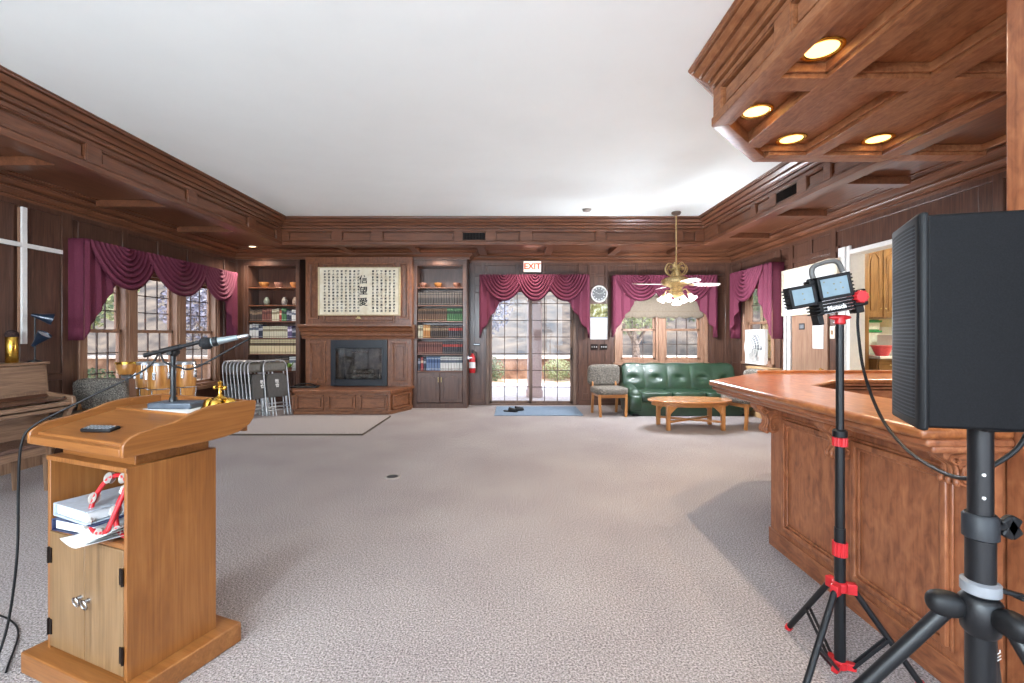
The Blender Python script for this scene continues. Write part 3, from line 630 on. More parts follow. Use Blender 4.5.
# ---- wall things on the back wall
ck = thing('wall_clock', 'round wall clock with white rim above the calendar', 'clock', (1.80, YB-.022, 2.33))
Ry = Matrix.Rotation(PI/2, 3, 'X')
MB().lathe([(.145, .0), (.175, .0), (.18, .02), (.165, .04), (.148, .03), (.145, .02)], n=40, R=Ry, cap=False).build('rim', M_white, ck, smooth=50)
MB().lathe([(.15, .0), (.15, .012), (.001, .013)], n=40, R=Ry).build('face', flat('clock_face', (92, 92, 92), .5, var=.1), ck)
h = MB()
for i in range(12):
    a = PI*i/6; h.obox((.12*math.sin(a), -.016, .12*math.cos(a)), (.012, .004, .03), (0, a, 0))
h.build('hour_marks', M_white, ck)
MB().bar((0, -.018, 0), (-.07, -.018, .035), .01, .003).bar((0, -.02, 0), (.10, -.02, .03), .007, .003).build('hands', M_white, ck)
ca = thing('wall_calendar', 'white wall calendar with landscape picture above the date grid', 'calendar', (1.80, YB-.023, 1.76))
MB().box(-.18, -.004, -.38, .18, 0, .08).build('date_page', M_paper, ca)
MB().box(-.18, -.006, .08, .18, -.001, .36).build('picture_page', speckle('landscape_print', [(70, 76, 44), (130, 124, 70), (206, 214, 190)], [.35, .5, .66], 9, .5, .02), ca)
g = MB(); Mline = flat('grid_ink', (120, 124, 140), .8)
for k in range(8): g.box(-.165+.047*k-.0012, -.006, -.35, -.165+.047*k+.0012, -.003, .0)
for k in range(7): g.box(-.165, -.006, -.35+.058*k-.0012, .164, -.003, -.35+.058*k+.0012)
g.box(-.18, -.012, .07, .18, -.002, .088); g.build('date_grid', Mline, ca)
text('8', .05, Mline, (.14, -.005, .04), (PI/2, 0, 0), ca, 'month_number')
sw = thing('switch_plate', 'dark switch plates in a row below the calendar', 'light switch', (1.80, YB-.022, 1.22))
for x in (-.1, .1):
    MB().box(x-.075, -.008, -.06, x+.075, 0, .06).build('plate', M_darkmetal, sw, bevel=.004)
    for k in (-1, 0, 1): MB().box(x+k*.045-.006, -.02, -.012, x+k*.045+.006, -.008, .014).build('toggle', M_white, sw)
th = thing('thermostat', 'small dark thermostat on the wall left of the patio door', 'thermostat', (-.76, YB-.022, 1.27))
MB().box(-.07, -.02, -.03, .07, 0, .03).build('housing', M_darkmetal, th, bevel=.005); MB().box(-.06, -.023, -.005, .06, -.019, .012).build('dial_strip', M_alu, th)
ex = thing('exit_sign', 'lit red and white EXIT sign above the patio door', 'exit sign', (.40, YB-.10, 2.89))
MB().box(-.185, -.03, -.115, .185, .03, .115).box(-.05, .03, .0, .05, .078, .06).build('housing', M_white, ex, bevel=.006)
MB().box(-.172, -.034, -.102, .172, -.03, .102).build('face', emit('exit_face', (255, 196, 172), .8), ex)
text('EXIT', .17, emit('exit_red', (196, 66, 48), .5), (0, -.0345, -.003), (PI/2, 0, 0), ex, 'lettering', ext=.002, bold=.005)
fe = thing('fire_extinguisher', 'red fire extinguisher hanging on the side of the right bookcase', 'fire extinguisher', (-.83, 9.27, .70))
MB().lathe([(.055, 0), (.062, .01), (.062, .30), (.05, .345), (.022, .37), (.02, .40), (.001, .40)], n=24).build('cylinder', M_red, fe, smooth=50)
MB().lathe([(.0625, .10), (.0635, .1), (.0635, .22), (.0625, .22)], n=24).build('instruction_label', M_paper, fe)
MB().box(-.02, -.02, .395, .02, .02, .44).bar((0, .03, .44), (0, -.09, .47), .02, .01).bar((0, .02, .42), (0, -.08, .43), .018, .01).build('valve', M_blackm, fe, bevel=.003)
MB().tube(bez([(.02, 0, .42), (.08, 0, .40), (.085, 0, .25), (.07, 0, .12)]), .009).build('hose', M_black, fe)
MB().box(-.088, -.03, .28, -.064, .03, .34).box(-.07, -.066, .30, .0, -.062, .32).build('bracket', M_steel, fe)

# ------------------------------------------------------------------ curtains
def swag(t, x0, x1, depth, nf=8, y=-.07, amp=.03, drop0=0):
    xc, hw_ = (x0+x1)/2, (x1-x0)/2
    def f(u, v):                       # nested U-shaped folds hung from the top edge
        q_ = 2*u-1; w = max(0, 1-abs(q_)**2.1)**.85; ph = v**.9*nf*2*PI
        o = amp*math.sin(ph)*(.30+.70*w)
        return (xc+hw_*(.05+.95*v)*q_, y-.02-.05*w*(.3+.7*v)-o, -depth*(.03+.97*v)*w-.004 + .012*math.cos(ph)*w)
    return MB().grid(f, 40, 84).build('swag', M_redfab, t, smooth=180, recalc=False)
def tail(t, xo, xi, long_, short, pleats=3, y=-.05):
    """cascade: long outer edge xo, short inner edge xi, zig-zag pleats"""
    n_ = pleats*2; pts = []
    for k in range(n_+1):
        f = k/n_; pts.append((xo+(xi-xo)*(f if k % 2 == 0 else f-.35/n_), y-.028*(k % 2)-.012*(n_-k)/n_, long_+(short-long_)*(f**.9)))
    def fn(u, v):
        a = u*n_; k = min(int(a), n_-1); w = a-k; w = w*w*(3-2*w)
        p, q = pts[k], pts[k+1]; L_ = p[2]+(q[2]-p[2])*(a-k)
        flare = 1+.16*v
        return (xo+((p[0]+(q[0]-p[0])*w)-xo)*flare, p[1]+(q[1]-p[1])*w - .01*v*math.sin(a*3), -L_*v)
    return MB().grid(fn, n_*8, 24).build('tail', M_redfab, t, smooth=180, recalc=False, solid=.003)
def valance(label, loc, rz, w, swags, depth, long_, short, tw=.36, ret=.17, tails=(1, 1)):
    t = thing('window_valance', label, 'curtain', loc, rz, 'mauve swag valances')
    MB().box(-w/2, -.045, -.03, w/2, ret*.0+.0, .0).box(-w/2, -.045, -.03, -w/2+.02, ret, 0).box(w/2-.02, -.045, -.03, w/2, ret, 0).build('board', M_redfab, t)
    for i, (a, b) in enumerate(swags): swag(t, a, b, depth, y=-.045-.012*(len(swags)-abs(i-(len(swags)-1)/2)), amp=.034)
    if tails[0]:
        tail(t, -w/2-.01, -w/2+tw, long_, short)
        MB().grid(lambda u, v: (-w/2-.008+.006*math.sin(u*9), -.05+(ret+.05)*u, -long_*v), 12, 8).build('return', M_redfab, t, smooth=180, recalc=False, solid=.003)
    if tails[1]:
        tail(t, w/2+.01, w/2-tw, long_, short)
        MB().grid(lambda u, v: (w/2+.008-.006*math.sin(u*9), -.05+(ret+.05)*u, -long_*v), 12, 8).build('return', M_redfab, t, smooth=180, recalc=False, solid=.003)
    return t
valance('wide mauve swag valance over the triple window on the left wall', (-5.43, 7.28, 2.675), PI/2, 3.14, [(-1.56, -.42), (-.68, .72), (.46, 1.56)], .60, 1.28, .5, .42, .16)
valance('mauve swag valance with long tails over the patio door', (.44, YB-.17, 2.71), 0, 2.24, [(-1.11, -.16), (-.42, .44), (.16, 1.11)], .56, 1.30, .5, .42, .14)
valance('mauve swag valance over the shaded window behind the green sofa', (3.12, YB-.17, 2.70), 0, 2.12, [(-1.04, -.0), (-.36, .40), (.0, 1.04)], .55, 1.28, .45, .46, .14)
valance('small single-swag mauve valance on right wall above the window fan', (4.43, 8.42, 2.70), -PI/2, 1.46, [(-.72, .5)], .62, 1.30, .5, .42, .15)
ws = thing('roller_blind', 'beige scalloped roller blind half lowered in the window behind the sofa', 'blind', (3.105, YB-.075, 2.31))
def shf(u, v):
    x = -.86+1.72*u; z0 = -.46-.035*abs(math.sin(u*PI*7)); return (x, 0, z0*v)
MB().grid(shf, 84, 6).build('cloth', flat('shade_cloth', (124, 110, 94), .8), ws, solid=.003)
MB().cyl((-.88, 0, .01), (.88, 0, .01), .022, n=14).build('roller', M_white, ws)
MB().box(-.84, -.012, -.355, .84, -.002, -.34).build('trim_band', flat('shade_trim', (120, 104, 86), .8), ws)
# ------------------------------------------------------------------ seating by the back wall
def side_chair(label, loc, rz):
    t = thing('side_chair', label, 'chair', loc, rz, 'tweed chairs with wooden frames')
    for sx in (-1, 1):
        MB().bar((sx*.235, -.25, 0), (sx*.25, -.23, .40), .04, .045).build('leg', WCH('z'), t, bevel=.006)
        MB().bar((sx*.235, .26, 0), (sx*.235, .20, .42), .038, .045).build('leg', WCH('z'), t, bevel=.006)
        MB().bar((sx*.225, .20, .36), (sx*.225, .29, .62), .03, .04).build('back_post', WCH('z'), t, bevel=.005)
    MB().box(-.25, -.25, .34, .25, -.215, .405).box(-.245, -.23, .35, -.215, .22, .40).box(.215, -.23, .35, .245, .22, .40).box(-.23, .19, .35, .23, .215, .40).build('seat_frame', WCH('x'), t, bevel=.005)
    MB().ell((0, -.01, .455), (.30, .28, .065), 32, 14, .35).build('seat', M_tweed, t, smooth=180)
    MB().ell((0, .30, .71), (.31, .06, .20), 36, 16, .38, Matrix.Rotation(.14, 3, 'X')).build('backrest', M_tweed, t, smooth=180)
    return t
c0 = side_chair('grey tweed chair with wooden legs standing left of the green sofa', (1.76, 8.38, 0), .12)
clone(c0, (3.74, 7.30, 0), -1.25, 'grey tweed chair half hidden under the tip of the bar counter')
clone(c0, (-5.25, 5.53, 0), .08, 'grey tweed chair between the piano and the left window')
# ---- sofa
sf = thing('sofa', 'green leather tufted sofa under the back window', 'sofa', (3.20, 8.62, 0))
W = 1.10
MB().ell((0, .04, .13), (W-.02, .46, .15), 40, 12, .22).build('base', M_leather, sf, smooth=180)
MB().box(-W+.06, -.40, .0, W-.06, .44, .05).build('plinth', M_black, sf, bevel=.01)
def backf(u, v):
    x = -W+2*W*u; a = v*PI            # front-bottom over the top to the back
    k = 5.0; seam = abs(math.sin(u*PI*k)); pinch = 0
    for tu in (.1, .3, .5, .7, .9):
        for tv in (.30,):
            d2 = ((u-tu)*2*W/.10)**2+((v-tv)/.06)**2; pinch += math.exp(-d2)
    pinch = min(pinch, 1); edge = min(1, min(u, 1-u)/.04)**.5 if min(u, 1-u) < .04 else 1
    if v < .55: t_ = v/.55; y = .10+.13*t_-.045*math.sin(t_*PI)*(.55+.45*seam**.6)+.045*pinch; z = .36+.50*t_+.02*seam*t_
    elif v < .75: t_ = (v-.55)/.2; y = .23+.10*(1-math.cos(t_*PI))/2*1.6; z = .86+.055*math.sin(t_*PI)*edge+.02*seam*(1-t_)
    else: t_ = (v-.75)/.25; y = .39+.03*t_; z = .86-.70*t_
    return (x*(.985+.015*edge), y, z*(.97+.03*edge))
MB().grid(backf, 120, 60).build('backrest', M_leather, sf, smooth=180, recalc=False)
e_ = MB()
for s in (-1, 1): e_.prism([(.12, .3), (.2, .55), (.24, .85), (.39, .85), (.42, .16), (.12, .16)], s*(W-.02), s*(W-.05), 'yz')
e_.build('back_end', M_leather, sf, bevel=.02)
bt = MB()
for tu in (.1, .3, .5, .7, .9): bt.ell((-W+2*W*tu, .185, .635), (.018, .012, .018), 10, 6)
bt.build('buttons', M_leather, sf, smooth=180)
for i in range(3):
    w3 = (2*W-.36)/3; MB().ell((-W+.18+w3*(i+.5), -.10, .345), (w3/2+.004, .34, .095), 32, 12, .3).build('seat_cushion', M_leather, sf, smooth=180)
for s in (-1, 1):
    a = MB()
    def armf(u, v, s=s):
        y = -.46+.72*u; prof = .40+.10*u*u; r = .13+.02*math.sin(u*PI); an = v*2*PI
        e = min(1, u/.10)**.5 if u < .1 else 1
        return (s*(W-.10)+r*math.cos(an)*e*1.05, y, prof-.04+(.5*r+.06)*math.sin(an)*e)
    a.grid(armf, 24, 20); a.build('armrest', M_leather, sf, smooth=180)
    MB().ell((s*(W-.10), -.14, .24), (.13, .36, .16), 24, 10, .4).build('arm_roll', M_leather, sf, smooth=180)
# ---- coffee table (oval, low, crossed stretcher)
ct = thing('coffee_table', 'oval wooden coffee table with crossed stretchers before the sofa', 'table', (2.80, 7.22, 0), .0)
ov = lambda a, b, k=48: [(a*math.cos(2*PI*i/k), b*math.sin(2*PI*i/k)) for i in range(k)]
MB().prism(ov(.66, .36), .42, .45).build('tabletop', wood('table_top', (150, 88, 48), (186, 122, 74), (214, 158, 108), 'x', .2, 50, coat=.6), ct, bevel=.012, seg=3)
MB().prism(ov(.60, .31), .36, .42).build('apron', WCH('x'), ct, bevel=.004)
for sx in (-1, 1):
    for sy in (-1, 1):
        MB().bar((sx*.42, sy*.24, 0), (sx*.42, sy*.24, .38), .06, .06).build('leg', WCH('z'), ct, bevel=.008)
        br_ = MB().prism([(0, .37), (0, .24), (.03, .28), (.09, .34), (.14, .37)], -.012, .012, 'xz').build('bracket', WCH('x'), ct); br_.location = (sx*.39, sy*.24, 0); br_.scale = (-sx, 1, 1)
for sx in (-1, 1): MB().bar((sx*.42, .24, .13+.001*sx), (-sx*.42, -.24, .13+.001*sx), .045, .03).build('stretcher', WCH('x'), ct, bevel=.004)

# ---- mat, slippers, rug, floor socket
tag(MB().box(-.34, 8.26, 0, 1.28, 9.28, .016).build('door_mat', speckle('blue_mat', [(84, 98, 116), (120, 138, 158), (150, 166, 182)], [.3, .5, .7], 90, .95, .4), bevel=.006), 'grey-blue rectangular mat lying before the patio door', 'mat')
def slipper(label, x, y, rz, s):
    t = thing('slipper', label, 'shoe', (x, y, .016), rz, 'black slippers on the door mat')
    o = [(-.045, -.13), (-.05, -.03), (-.04, .08), (-.042, .12), (0, .145), (.042, .12), (.036, .06), (.046, -.03), (.05, -.09), (.02, -.145)]
    MB().prism([(p[0]*s, p[1]) for p in o], 0, .025).build('sole', M_black, t, bevel=.006)
    MB().grid(lambda u, v: (.052*math.cos(PI*u), -.125+.15*v, .02+.065*math.sin(PI*u)*(.55+.45*v)), 16, 8).build('strap', M_black, t, smooth=180, solid=.008)
slipper('left black slipper on the blue door mat', -.05, 8.62, 1.2, 1); slipper('right black slipper on the blue door mat', .07, 8.74, 1.9, -1)
M_rug = speckle('rug_pile', [(104, 95, 92), (176, 165, 160), (224, 213, 208)], [.30, .5, .68], 95, .95, .9, .015)
rg = thing('rug', 'beige rectangular carpet piece laid in front of the hearth', 'rug', (-3.5, 7.35, 0))
MB().box(-1.5, -.71, 0, 1.3, .80, .022).build('pile', M_rug, rg, bevel=.006)
MB().box(-1.5, -.722, 0, 1.312, -.71, .024).box(1.3, -.722, 0, 1.312, .80, .024).build('binding', flat('rug_edge', (84, 72, 62), .9), rg)
fs = thing('floor_socket', 'small round dark hole fitting in the middle of the carpet', 'floor socket', (-1.24, 4.68, .0))
MB().lathe([(.085, 0), (.08, .006), (.062, .008), (.06, .003), (.001, .003)], n=28).build('ring', flat('carpet_flap', (150, 140, 134), .9), fs, smooth=50)
MB().lathe([(.06, .003), (.058, .005), (.001, .0055)], n=28).build('cover', M_ink, fs)

# ---- ceiling fan
fn = thing('ceiling_fan', 'brass ceiling fan with four pale blades and bell glass lamps', 'ceiling fan', (2.79, 7.78, H))
MB().lathe([(.001, 0), (.075, 0), (.08, -.02), (.06, -.05), (.02, -.065), (.001, -.065)], n=28).build('canopy', flat('bronze_canopy', (110, 96, 84), .4, .6), fn, smooth=50)
MB().cyl((0, 0, -.06), (0, 0, -.93), .012, n=12).build('downrod', M_oldbrass, fn)
mo = MB().lathe([(.02, -.90), (.05, -.93), (.05, -.97), (.10, -1.10), (.20, -1.13), (.245, -1.16), (.25, -1.20), (.23, -1.24), (.14, -1.27), (.10, -1.30), (.09, -1.36), (.12, -1.38), (.10, -1.42), (.03, -1.47), (.001, -1.48)], n=36).build('motor_housing', M_oldbrass, fn, smooth=50)
s = MB()
for k in range(6):
    a = PI*k/3; R2 = lambda r, z: (r*math.cos(a), r*math.sin(a), z)
    s.tube(bez([R2(.05, -1.10), R2(.15, -1.06), R2(.19, -.97), R2(.14, -.89), R2(.07, -.90), R2(.06, -.96), R2(.10, -.99), R2(.13, -.95)], 6), .013, 6)
s.build('scrollwork', M_oldbrass, mo, smooth=60)
M_blade = wood('fan_blade', (176, 160, 150), (206, 192, 182), (226, 214, 206), 'x', .35, 40)
for k, a in enumerate((.08, PI/2+.08, PI+.08, 1.5*PI+.08)):
    R3 = Matrix.Rotation(a, 3, 'Z') @ Matrix.Rotation(-.2, 3, 'X')
    out = [(.26, -.055), (.36, -.075), (.62, -.082), (.72, -.075), (.76, -.05), (.775, 0), (.76, .05), (.72, .075), (.62, .082), (.36, .075), (.26, .055)]
    b = MB(); o_ = MB().prism(out, -.004, .004); b.add([R3 @ Vector(v) + Vector((0, 0, -1.235)) for v in o_.v], o_.f)
    bo = b.build('blade', M_blade, fn, bevel=.002)
    i = MB(); q = MB().prism([(.14, -.02), (.22, -.018), (.30, -.05), (.36, -.02), (.36, .02), (.30, .05), (.22, .018), (.14, .02)], -.014, -.005); i.add([R3 @ Vector(v) + Vector((0, 0, -1.23)) for v in q.v], q.f); i.build('blade_iron', M_oldbrass, bo)
M_shade = emit('shade_glow', (255, 244, 226), .45)
for k in range(4):
    a = PI*k/2+.75; d = Vector((math.cos(a), math.sin(a), 0)); c = d*.22+Vector((0, 0, -1.40))
    tilt = Vector((d.x*.75, d.y*.75, -1)).normalized(); R4 = tilt.to_track_quat('Z', 'Y').to_matrix()
    arm = MB().tube(bez([d*.08+Vector((0, 0, -1.36)), d*.17+Vector((0, 0, -1.33)), c], 6), .011).lathe([(.02, -.01), (.03, .0), (.034, .03), (.001, .03)], c, 14, R4).build('lamp_arm', M_oldbrass, fn, smooth=50)
    MB().lathe([(.026, .02), (.036, .035), (.042, .07), (.05, .10), (.072, .13), (.069, .131), (.047, .10), (.038, .07), (.033, .04), (.001, .03)], c, 20, R4).build('lamp_shade', M_shade, arm, smooth=70)
    ld = bpy.data.lights.new('bulb', 'POINT'); ld.energy = 33; ld.color = (.87, .95, 1.04); ld.shadow_soft_size = .05
    lo = bpy.data.objects.new('bulb', ld); COL.objects.link(lo); lo.parent = fn; lo.location = c+tilt*.20
MB().tube([(0, 0, -1.47), (0, 0, -1.50)], .012).lathe([(.03, 0), (.05, -.05), (.075, -.11), (.072, -.112), (.04, -.05), (.001, -.01)], (0, 0, -1.48), 20).build('lamp_shade', M_shade, fn, smooth=70)

# ---- folding chairs
def folding_chair(label, loc, rz, grp):
    t = thing('folding_chair', label, 'folding chair', loc, rz, grp)
    lean = .16
    P = lambda x, z, y=0: (x, y+z*lean, z)
    M = flat('chair_tube', (168, 166, 166), .3, .7); MP = flat('chair_pan', (98, 92, 84), .45, .2)
    w = .215
    MB().tube(bez([P(-w-.01, .0, -.01), P(-w, .5, -.01), P(-w, .86, -.01), P(-w+.03, .965, -.01), P(-w+.09, .995, -.01), P(0, 1.0, -.01), P(w-.09, .995, -.01), P(w-.03, .965, -.01), P(w, .86, -.01), P(w, .5, -.01), P(w+.01, 0, -.01)], 5), .0125, 8).build('front_frame', M, t, smooth=60)
    MB().tube([P(-w+.03, 0, .02), P(-w+.03, .60, .02)], .011).tube([P(w-.03, 0, .02), P(w-.03, .60, .02)], .011).tube([P(-w+.03, .10, .02), P(w-.03, .10, .02)], .008).tube([P(-w+.03, .22, .02), P(w-.03, .22, .02)], .008).build('rear_frame', M, t, smooth=60)
    MB().tube([P(-w, .16, -.01), P(w, .16, -.01)], .008).build('stretcher', M, t)
    def bk(u, v): x = -w+.01+(2*w-.02)*u; z = .80+.17*v; z = z if v < 1 else z-.02*(2*u-1)**4; return P(x, z, -.018+.012*(1-(2*u-1)**2))
    MB().grid(bk, 12, 4).build('backrest', MP, t, smooth=180, solid=.004)
    rr = [( -w+.025, .34), (w-.025, .34), (w-.03, .70), (w-.07, .755), (0, .77), (-w+.07, .755), (-w+.03, .70)]
    m = MB().prism([(x, 0) for x, z in rr] and rr, -.035, -.012, 'xz'); m.v = [(x, y+z*lean, z) for x, y, z in m.v]
    se = m.build('seat', flat('seat_under', (70, 66, 62), .5, .2), t, bevel=.006)
    return t, P
M_stn = flat('stencil', (214, 210, 204), .7)
nx, ny = .86, -.51
rzc = math.atan2(nx, -ny)      # local -y faces (nx, ny)
ch0, Pf = folding_chair('grey metal folding chair at front of the left row, white characters on its seat', (-4.44, 8.12, 0), rzc, 'folding chairs stacked by the left bookcase')
for z, c in ((.62, '教'), (.545, '會')): text(c, .075, M_stn, (-.0, -.037+z*.16, z), (PI/2-.16, 0, 0), ch0, 'stencil', bold=.001)
for k in range(1, 8):
    c = copy_tree(ch0); c.location = (-4.44-nx*.085*k, 8.12-ny*.085*k*.35, 0)
    for q in kids(c):
        if q.name.startswith('stencil'): bpy.data.objects.remove(q)
    c['label'] = 'grey folding chair, %s behind the front chair of the left row' % ORD[k-1]
ch1 = clone(ch0, (-4.27, 8.30, 0), rzc-.06, 'grey folding chair with white characters on its seat, nearest the hearth')
c = clone(ch0, (-4.355, 8.335, 0), rzc-.06, 'grey folding chair just behind the one nearest the hearth')
for q in kids(c):
    if q.name.startswith('stencil'): bpy.data.objects.remove(q)

# ---- fan in the right-hand window, box below, picture, paper, switch
wfn = thing('window_fan', 'white square window fan with round grille on the right wall', 'fan', (4.50, 8.5, 0.92), -PI/2)
MB().box(-.33, -.0, 0, .33, .08, .05).box(-.33, 0, .60, .33, .08, .65).box(-.33, 0, .05, -.27, .08, .60).box(.27, 0, .05, .33, .08, .60).box(-.27, .05, .05, .27, .07, .60).build('housing', M_white, wfn, bevel=.008)
g = MB(); Rg = Matrix.Rotation(PI/2, 3, 'X')
for r, d in ((.07, .10), (.12, .095), (.17, .085), (.22, .065), (.26, .035)): g.tube([(r*math.cos(a), -d, .325+r*math.sin(a)) for a in [2*PI*i/40 for i in range(40)]], .005, 6, True)
for i in range(28):
    a = 2*PI*i/28; g.tube([(r*math.cos(a), -d, .325+r*math.sin(a)) for r, d in ((.03, .105), (.12, .095), (.2, .075), (.27, .02), (.28, .005))], .004, 5)
g.ell((0, -.10, .325), (.05, .015, .05)); g.build('grille', M_white, wfn, smooth=60)
f = MB()
for k in range(5):
    R5 = Matrix.Rotation(2*PI*k/5, 3, 'Y') @ Matrix.Rotation(.5, 3, 'X'); q = MB().ell((.14, 0, 0), (.11, .006, .07)); f.add([R5 @ Vector(v)+Vector((0, .0, .325)) for v in q.v], q.f)
f.ell((0, 0, .325), (.05, .03, .05)); f.build('blades', M_grey, wfn, smooth=60)
bxx = thing('storage_box', 'tan wooden box on the floor below the window fan', 'box', (4.45, 8.10, 0))
m = MB().box(-.11, -.36, 0, .11, .36, .86); m.build('body', wood('tan_box', (168, 126, 84), (196, 156, 110), (214, 178, 136), 'z', .5, 40), bxx, bevel=.006)
MB().box(-.12, -.37, .86, .12, .37, .895).box(-.116, -.3, .1, -.11, .3, .14).box(-.116, -.3, .66, -.11, .3, .70).build('lid', wood('tan_box', (168, 126, 84), (196, 156, 110), (214, 178, 136), 'y', .5, 40), bxx, bevel=.004)
pc = thing('framed_picture', 'large white-framed map hanging above the flush door', 'picture', (XR-.04, 7.02, 2.16), -PI/2)
MB().box(-.64, -.02, -.36, .64, .01, .36).build('backing', M_paper, pc)
MB().box(-.66, -.035, .32, .66, .01, .38).box(-.66, -.035, -.38, .66, .01, -.32).box(-.66, -.035, -.32, -.60, .01, .32).box(.60, -.035, -.32, .66, .01, .32).build('frame', flat('cream_frame', (226, 212, 188), .5), pc, bevel=.006)
MB().box(-.5, -.024, -.28, .5, -.02, -.16).build('printed_band', speckle('print', [(120, 80, 80), (190, 170, 160), (220, 208, 196)], [.35, .5, .65], 16, .7, 0), pc)
nt_ = tag(MB().box(XR-.033, 6.70, 1.26, XR-.0305, 6.94, 1.66).build('paper_notice', M_paper), 'white paper notice stuck on the flush door', 'paper')
t = thing('door_label', 'small dark square label on the flush door', 'label', (XR-.031, 7.2, 1.6), -PI/2)
MB().box(-.07, -.004, -.05, .07, 0, .05).build('plate', M_dgrey, t)
g = MB()
for x in (-.035, .0, .035): g.box(x-.011, -.006, -.03, x+.011, -.003, .03)
g.build('marks', M_grey, t)
t = thing('light_switch', 'cream light switch plate between the flush door and the kitchen opening', 'light switch', (XR-.023, 6.52, 1.5), -PI/2)
MB().box(-.05, -.006, -.09, .05, 0, .09).build('plate', flat('cream_frame', (226, 212, 188), .5), t, bevel=.003); MB().box(-.012, -.016, -.03, .012, -.006, .03).build('toggle', flat('tan_toggle', (150, 110, 70), .5), t)

# ------------------------------------------------------------------ kitchen seen through the opening
KD = 8.0
uc = thing('wall_cabinets', 'tall golden oak wall cabinets with arched doors in the kitchen', 'kitchen cabinet', (6.05, KD, 1.77))
MB().box(.13, .02, 0, 1.75, .60, 1.27).box(.0, -.03, .0, .13, .60, 1.27).box(.11, -.02, 1.27, 1.77, .62, 1.33).box(.10, -.04, 1.33, 1.78, .62, 1.37).build('carcass', WK('z'), uc, bevel=.004)
for k in range(5):
    x0 = .15+.315*k; x1 = x0+.285
    kk = 14; a0_, a1_ = x0+.05, x1-.05
    arch = [(a0_, .09), (a1_, .09), (a1_, 1.04)] + [(a1_-(a1_-a0_)*i/kk, 1.05+.10*(math.sin(PI*i/kk)**1.4)) for i in range(1, kk)] + [(a0_, 1.04)]
    d = MB().box(x0, .0, .02, x1, .02, 1.25)
    rim = [(x, -.002, z) for x, z in arch]; d.tube(rim, .009, 6, True)
    d.prism([(a0_+.025+(x-a0_)*.62 if False else (x-(a0_+a1_)/2)*.70+(a0_+a1_)/2, (z-.6)*.93+.6) for x, z in arch], .0, -.014, 'xz')
    do = d.build('door', WK('z'), uc, bevel=.004); MB().ell((x0+.03 if k % 2 else x1-.03, -.018, .16), (.014, .014, .014)).build('knob', M_oldbrass, do)
tag(MB().box(5.90, 7.72, 0, 6.04, 8.6, 3.05).box(5.885, 7.70, 0, 5.90, 8.6, 3.05).build('cabinet_panel', WK('z'), bevel=.005), 'tall narrow oak end panel left of the kitchen cabinets', 'cabinet')
lc = thing('base_cabinets', 'golden oak base cabinets below the white kitchen worktop', 'kitchen cabinet', (6.05, 7.55, 0))
MB().box(0, .02, .1, 2.4, 1.05, 1.07).box(0, .06, 0, 2.4, 1.0, .1).build('carcass', WK('z'), lc, bevel=.004)
for k in range(6):
    x0 = .02+.39*k; x1 = x0+.37; d = MB().box(x0, 0, .12, x1, .02, .86).box(x0+.06, -.012, .18, x1-.06, 0, .80); do = d.build('door', WK('z'), lc, bevel=.004); MB().ell((x1-.03, -.018, .76), (.014, .014, .014)).build('knob', M_oldbrass, do)
    d = MB().box(x0, 0, .885, x1, .02, 1.05); do = d.build('drawer', WK('x'), lc, bevel=.004); MB().ell(((x0+x1)/2, -.014, .965), (.014, .014, .014)).build('knob', M_oldbrass, do)
wt = thing('worktop', 'white kitchen worktop with tiled edge', 'worktop', (6.05, 7.5, 1.07)); MB().box(-.0, 0, 0, 2.45, 1.1, .045).build('slab', M_white, wt, bevel=.006); MB().box(0, 1.06, .045, 2.45, 1.1, .55).build('splashback', M_white, wt)
def tub(label, x, y, z, w, d, h, body, lid, name='storage_tub'):
    t = thing(name, label, 'tub', (x, y, z)); MB().prism([(-w/2*.9, -d/2*.9), (w/2*.9, -d/2*.9), (w/2*.9, d/2*.9), (-w/2*.9, d/2*.9)], 0, h).build('body', body, t, bevel=.012)
    if lid: MB().box(-w/2, -d/2, h, w/2, d/2, h+.035).box(-w/2+.03, -d/2+.03, h+.035, w/2-.03, d/2-.03, h+.05).build('lid', lid, t, bevel=.008)
    return t
M_gl = flat('green_lid', (60, 150, 90), .4); M_cl = flat('clear_tub', (222, 228, 214), .3)
tub('white tub with green lid, upper of two on the kitchen worktop', 6.34, 8.34, 1.565, .58, .34, .13, M_cl, M_gl); tub('large white tub with green lid, under the other tub on the worktop', 6.34, 8.34, 1.115, .58, .34, .40, M_cl, M_gl)
mw = thing('microwave', 'white microwave oven on the kitchen worktop', 'microwave', (6.72, 7.72, 1.115)); MB().box(-.26, 0, .0, .26, .36, .36).build('case', M_white, mw, bevel=.008)
MB().box(-.24, -.01, .03, .10, .0, .33).build('door', flat('mw_door', (206, 200, 184), .3), mw, bevel=.004); MB().box(.13, -.006, .03, .25, 0, .33).build('control_panel', M_grey, mw)
t = thing('pink_bowl', 'pink-red plastic bowl on the kitchen worktop in front of the tubs', 'bowl', (6.21, 7.66, 1.115)); MB().lathe([(.08, 0), (.09, .01), (.15, .16), (.16, .17), (.145, .165), (.08, .02), (.001, .02)], n=28).build('shell', flat('pink_plastic', (226, 84, 92), .4), t, smooth=60); MB().lathe([(.155, .162), (.168, .165), (.168, .175), (.155, .178)], n=28).build('rim', flat('pink_rim', (236, 120, 124), .4), t)
kl = thing('kitchen_ceiling_light', 'round white ceiling light in the kitchen', 'light', (6.6, 6.3, H)); MB().lathe([(.2, 0), (.22, -.02), (.2, -.03)], n=30).build('rim', M_white, kl); MB().lathe([(.2, -.02), (.16, -.07), (.08, -.095), (.001, -.1)], n=30).build('diffuser', emit('kitchen_glow', (255, 236, 200), 6), kl, smooth=70)
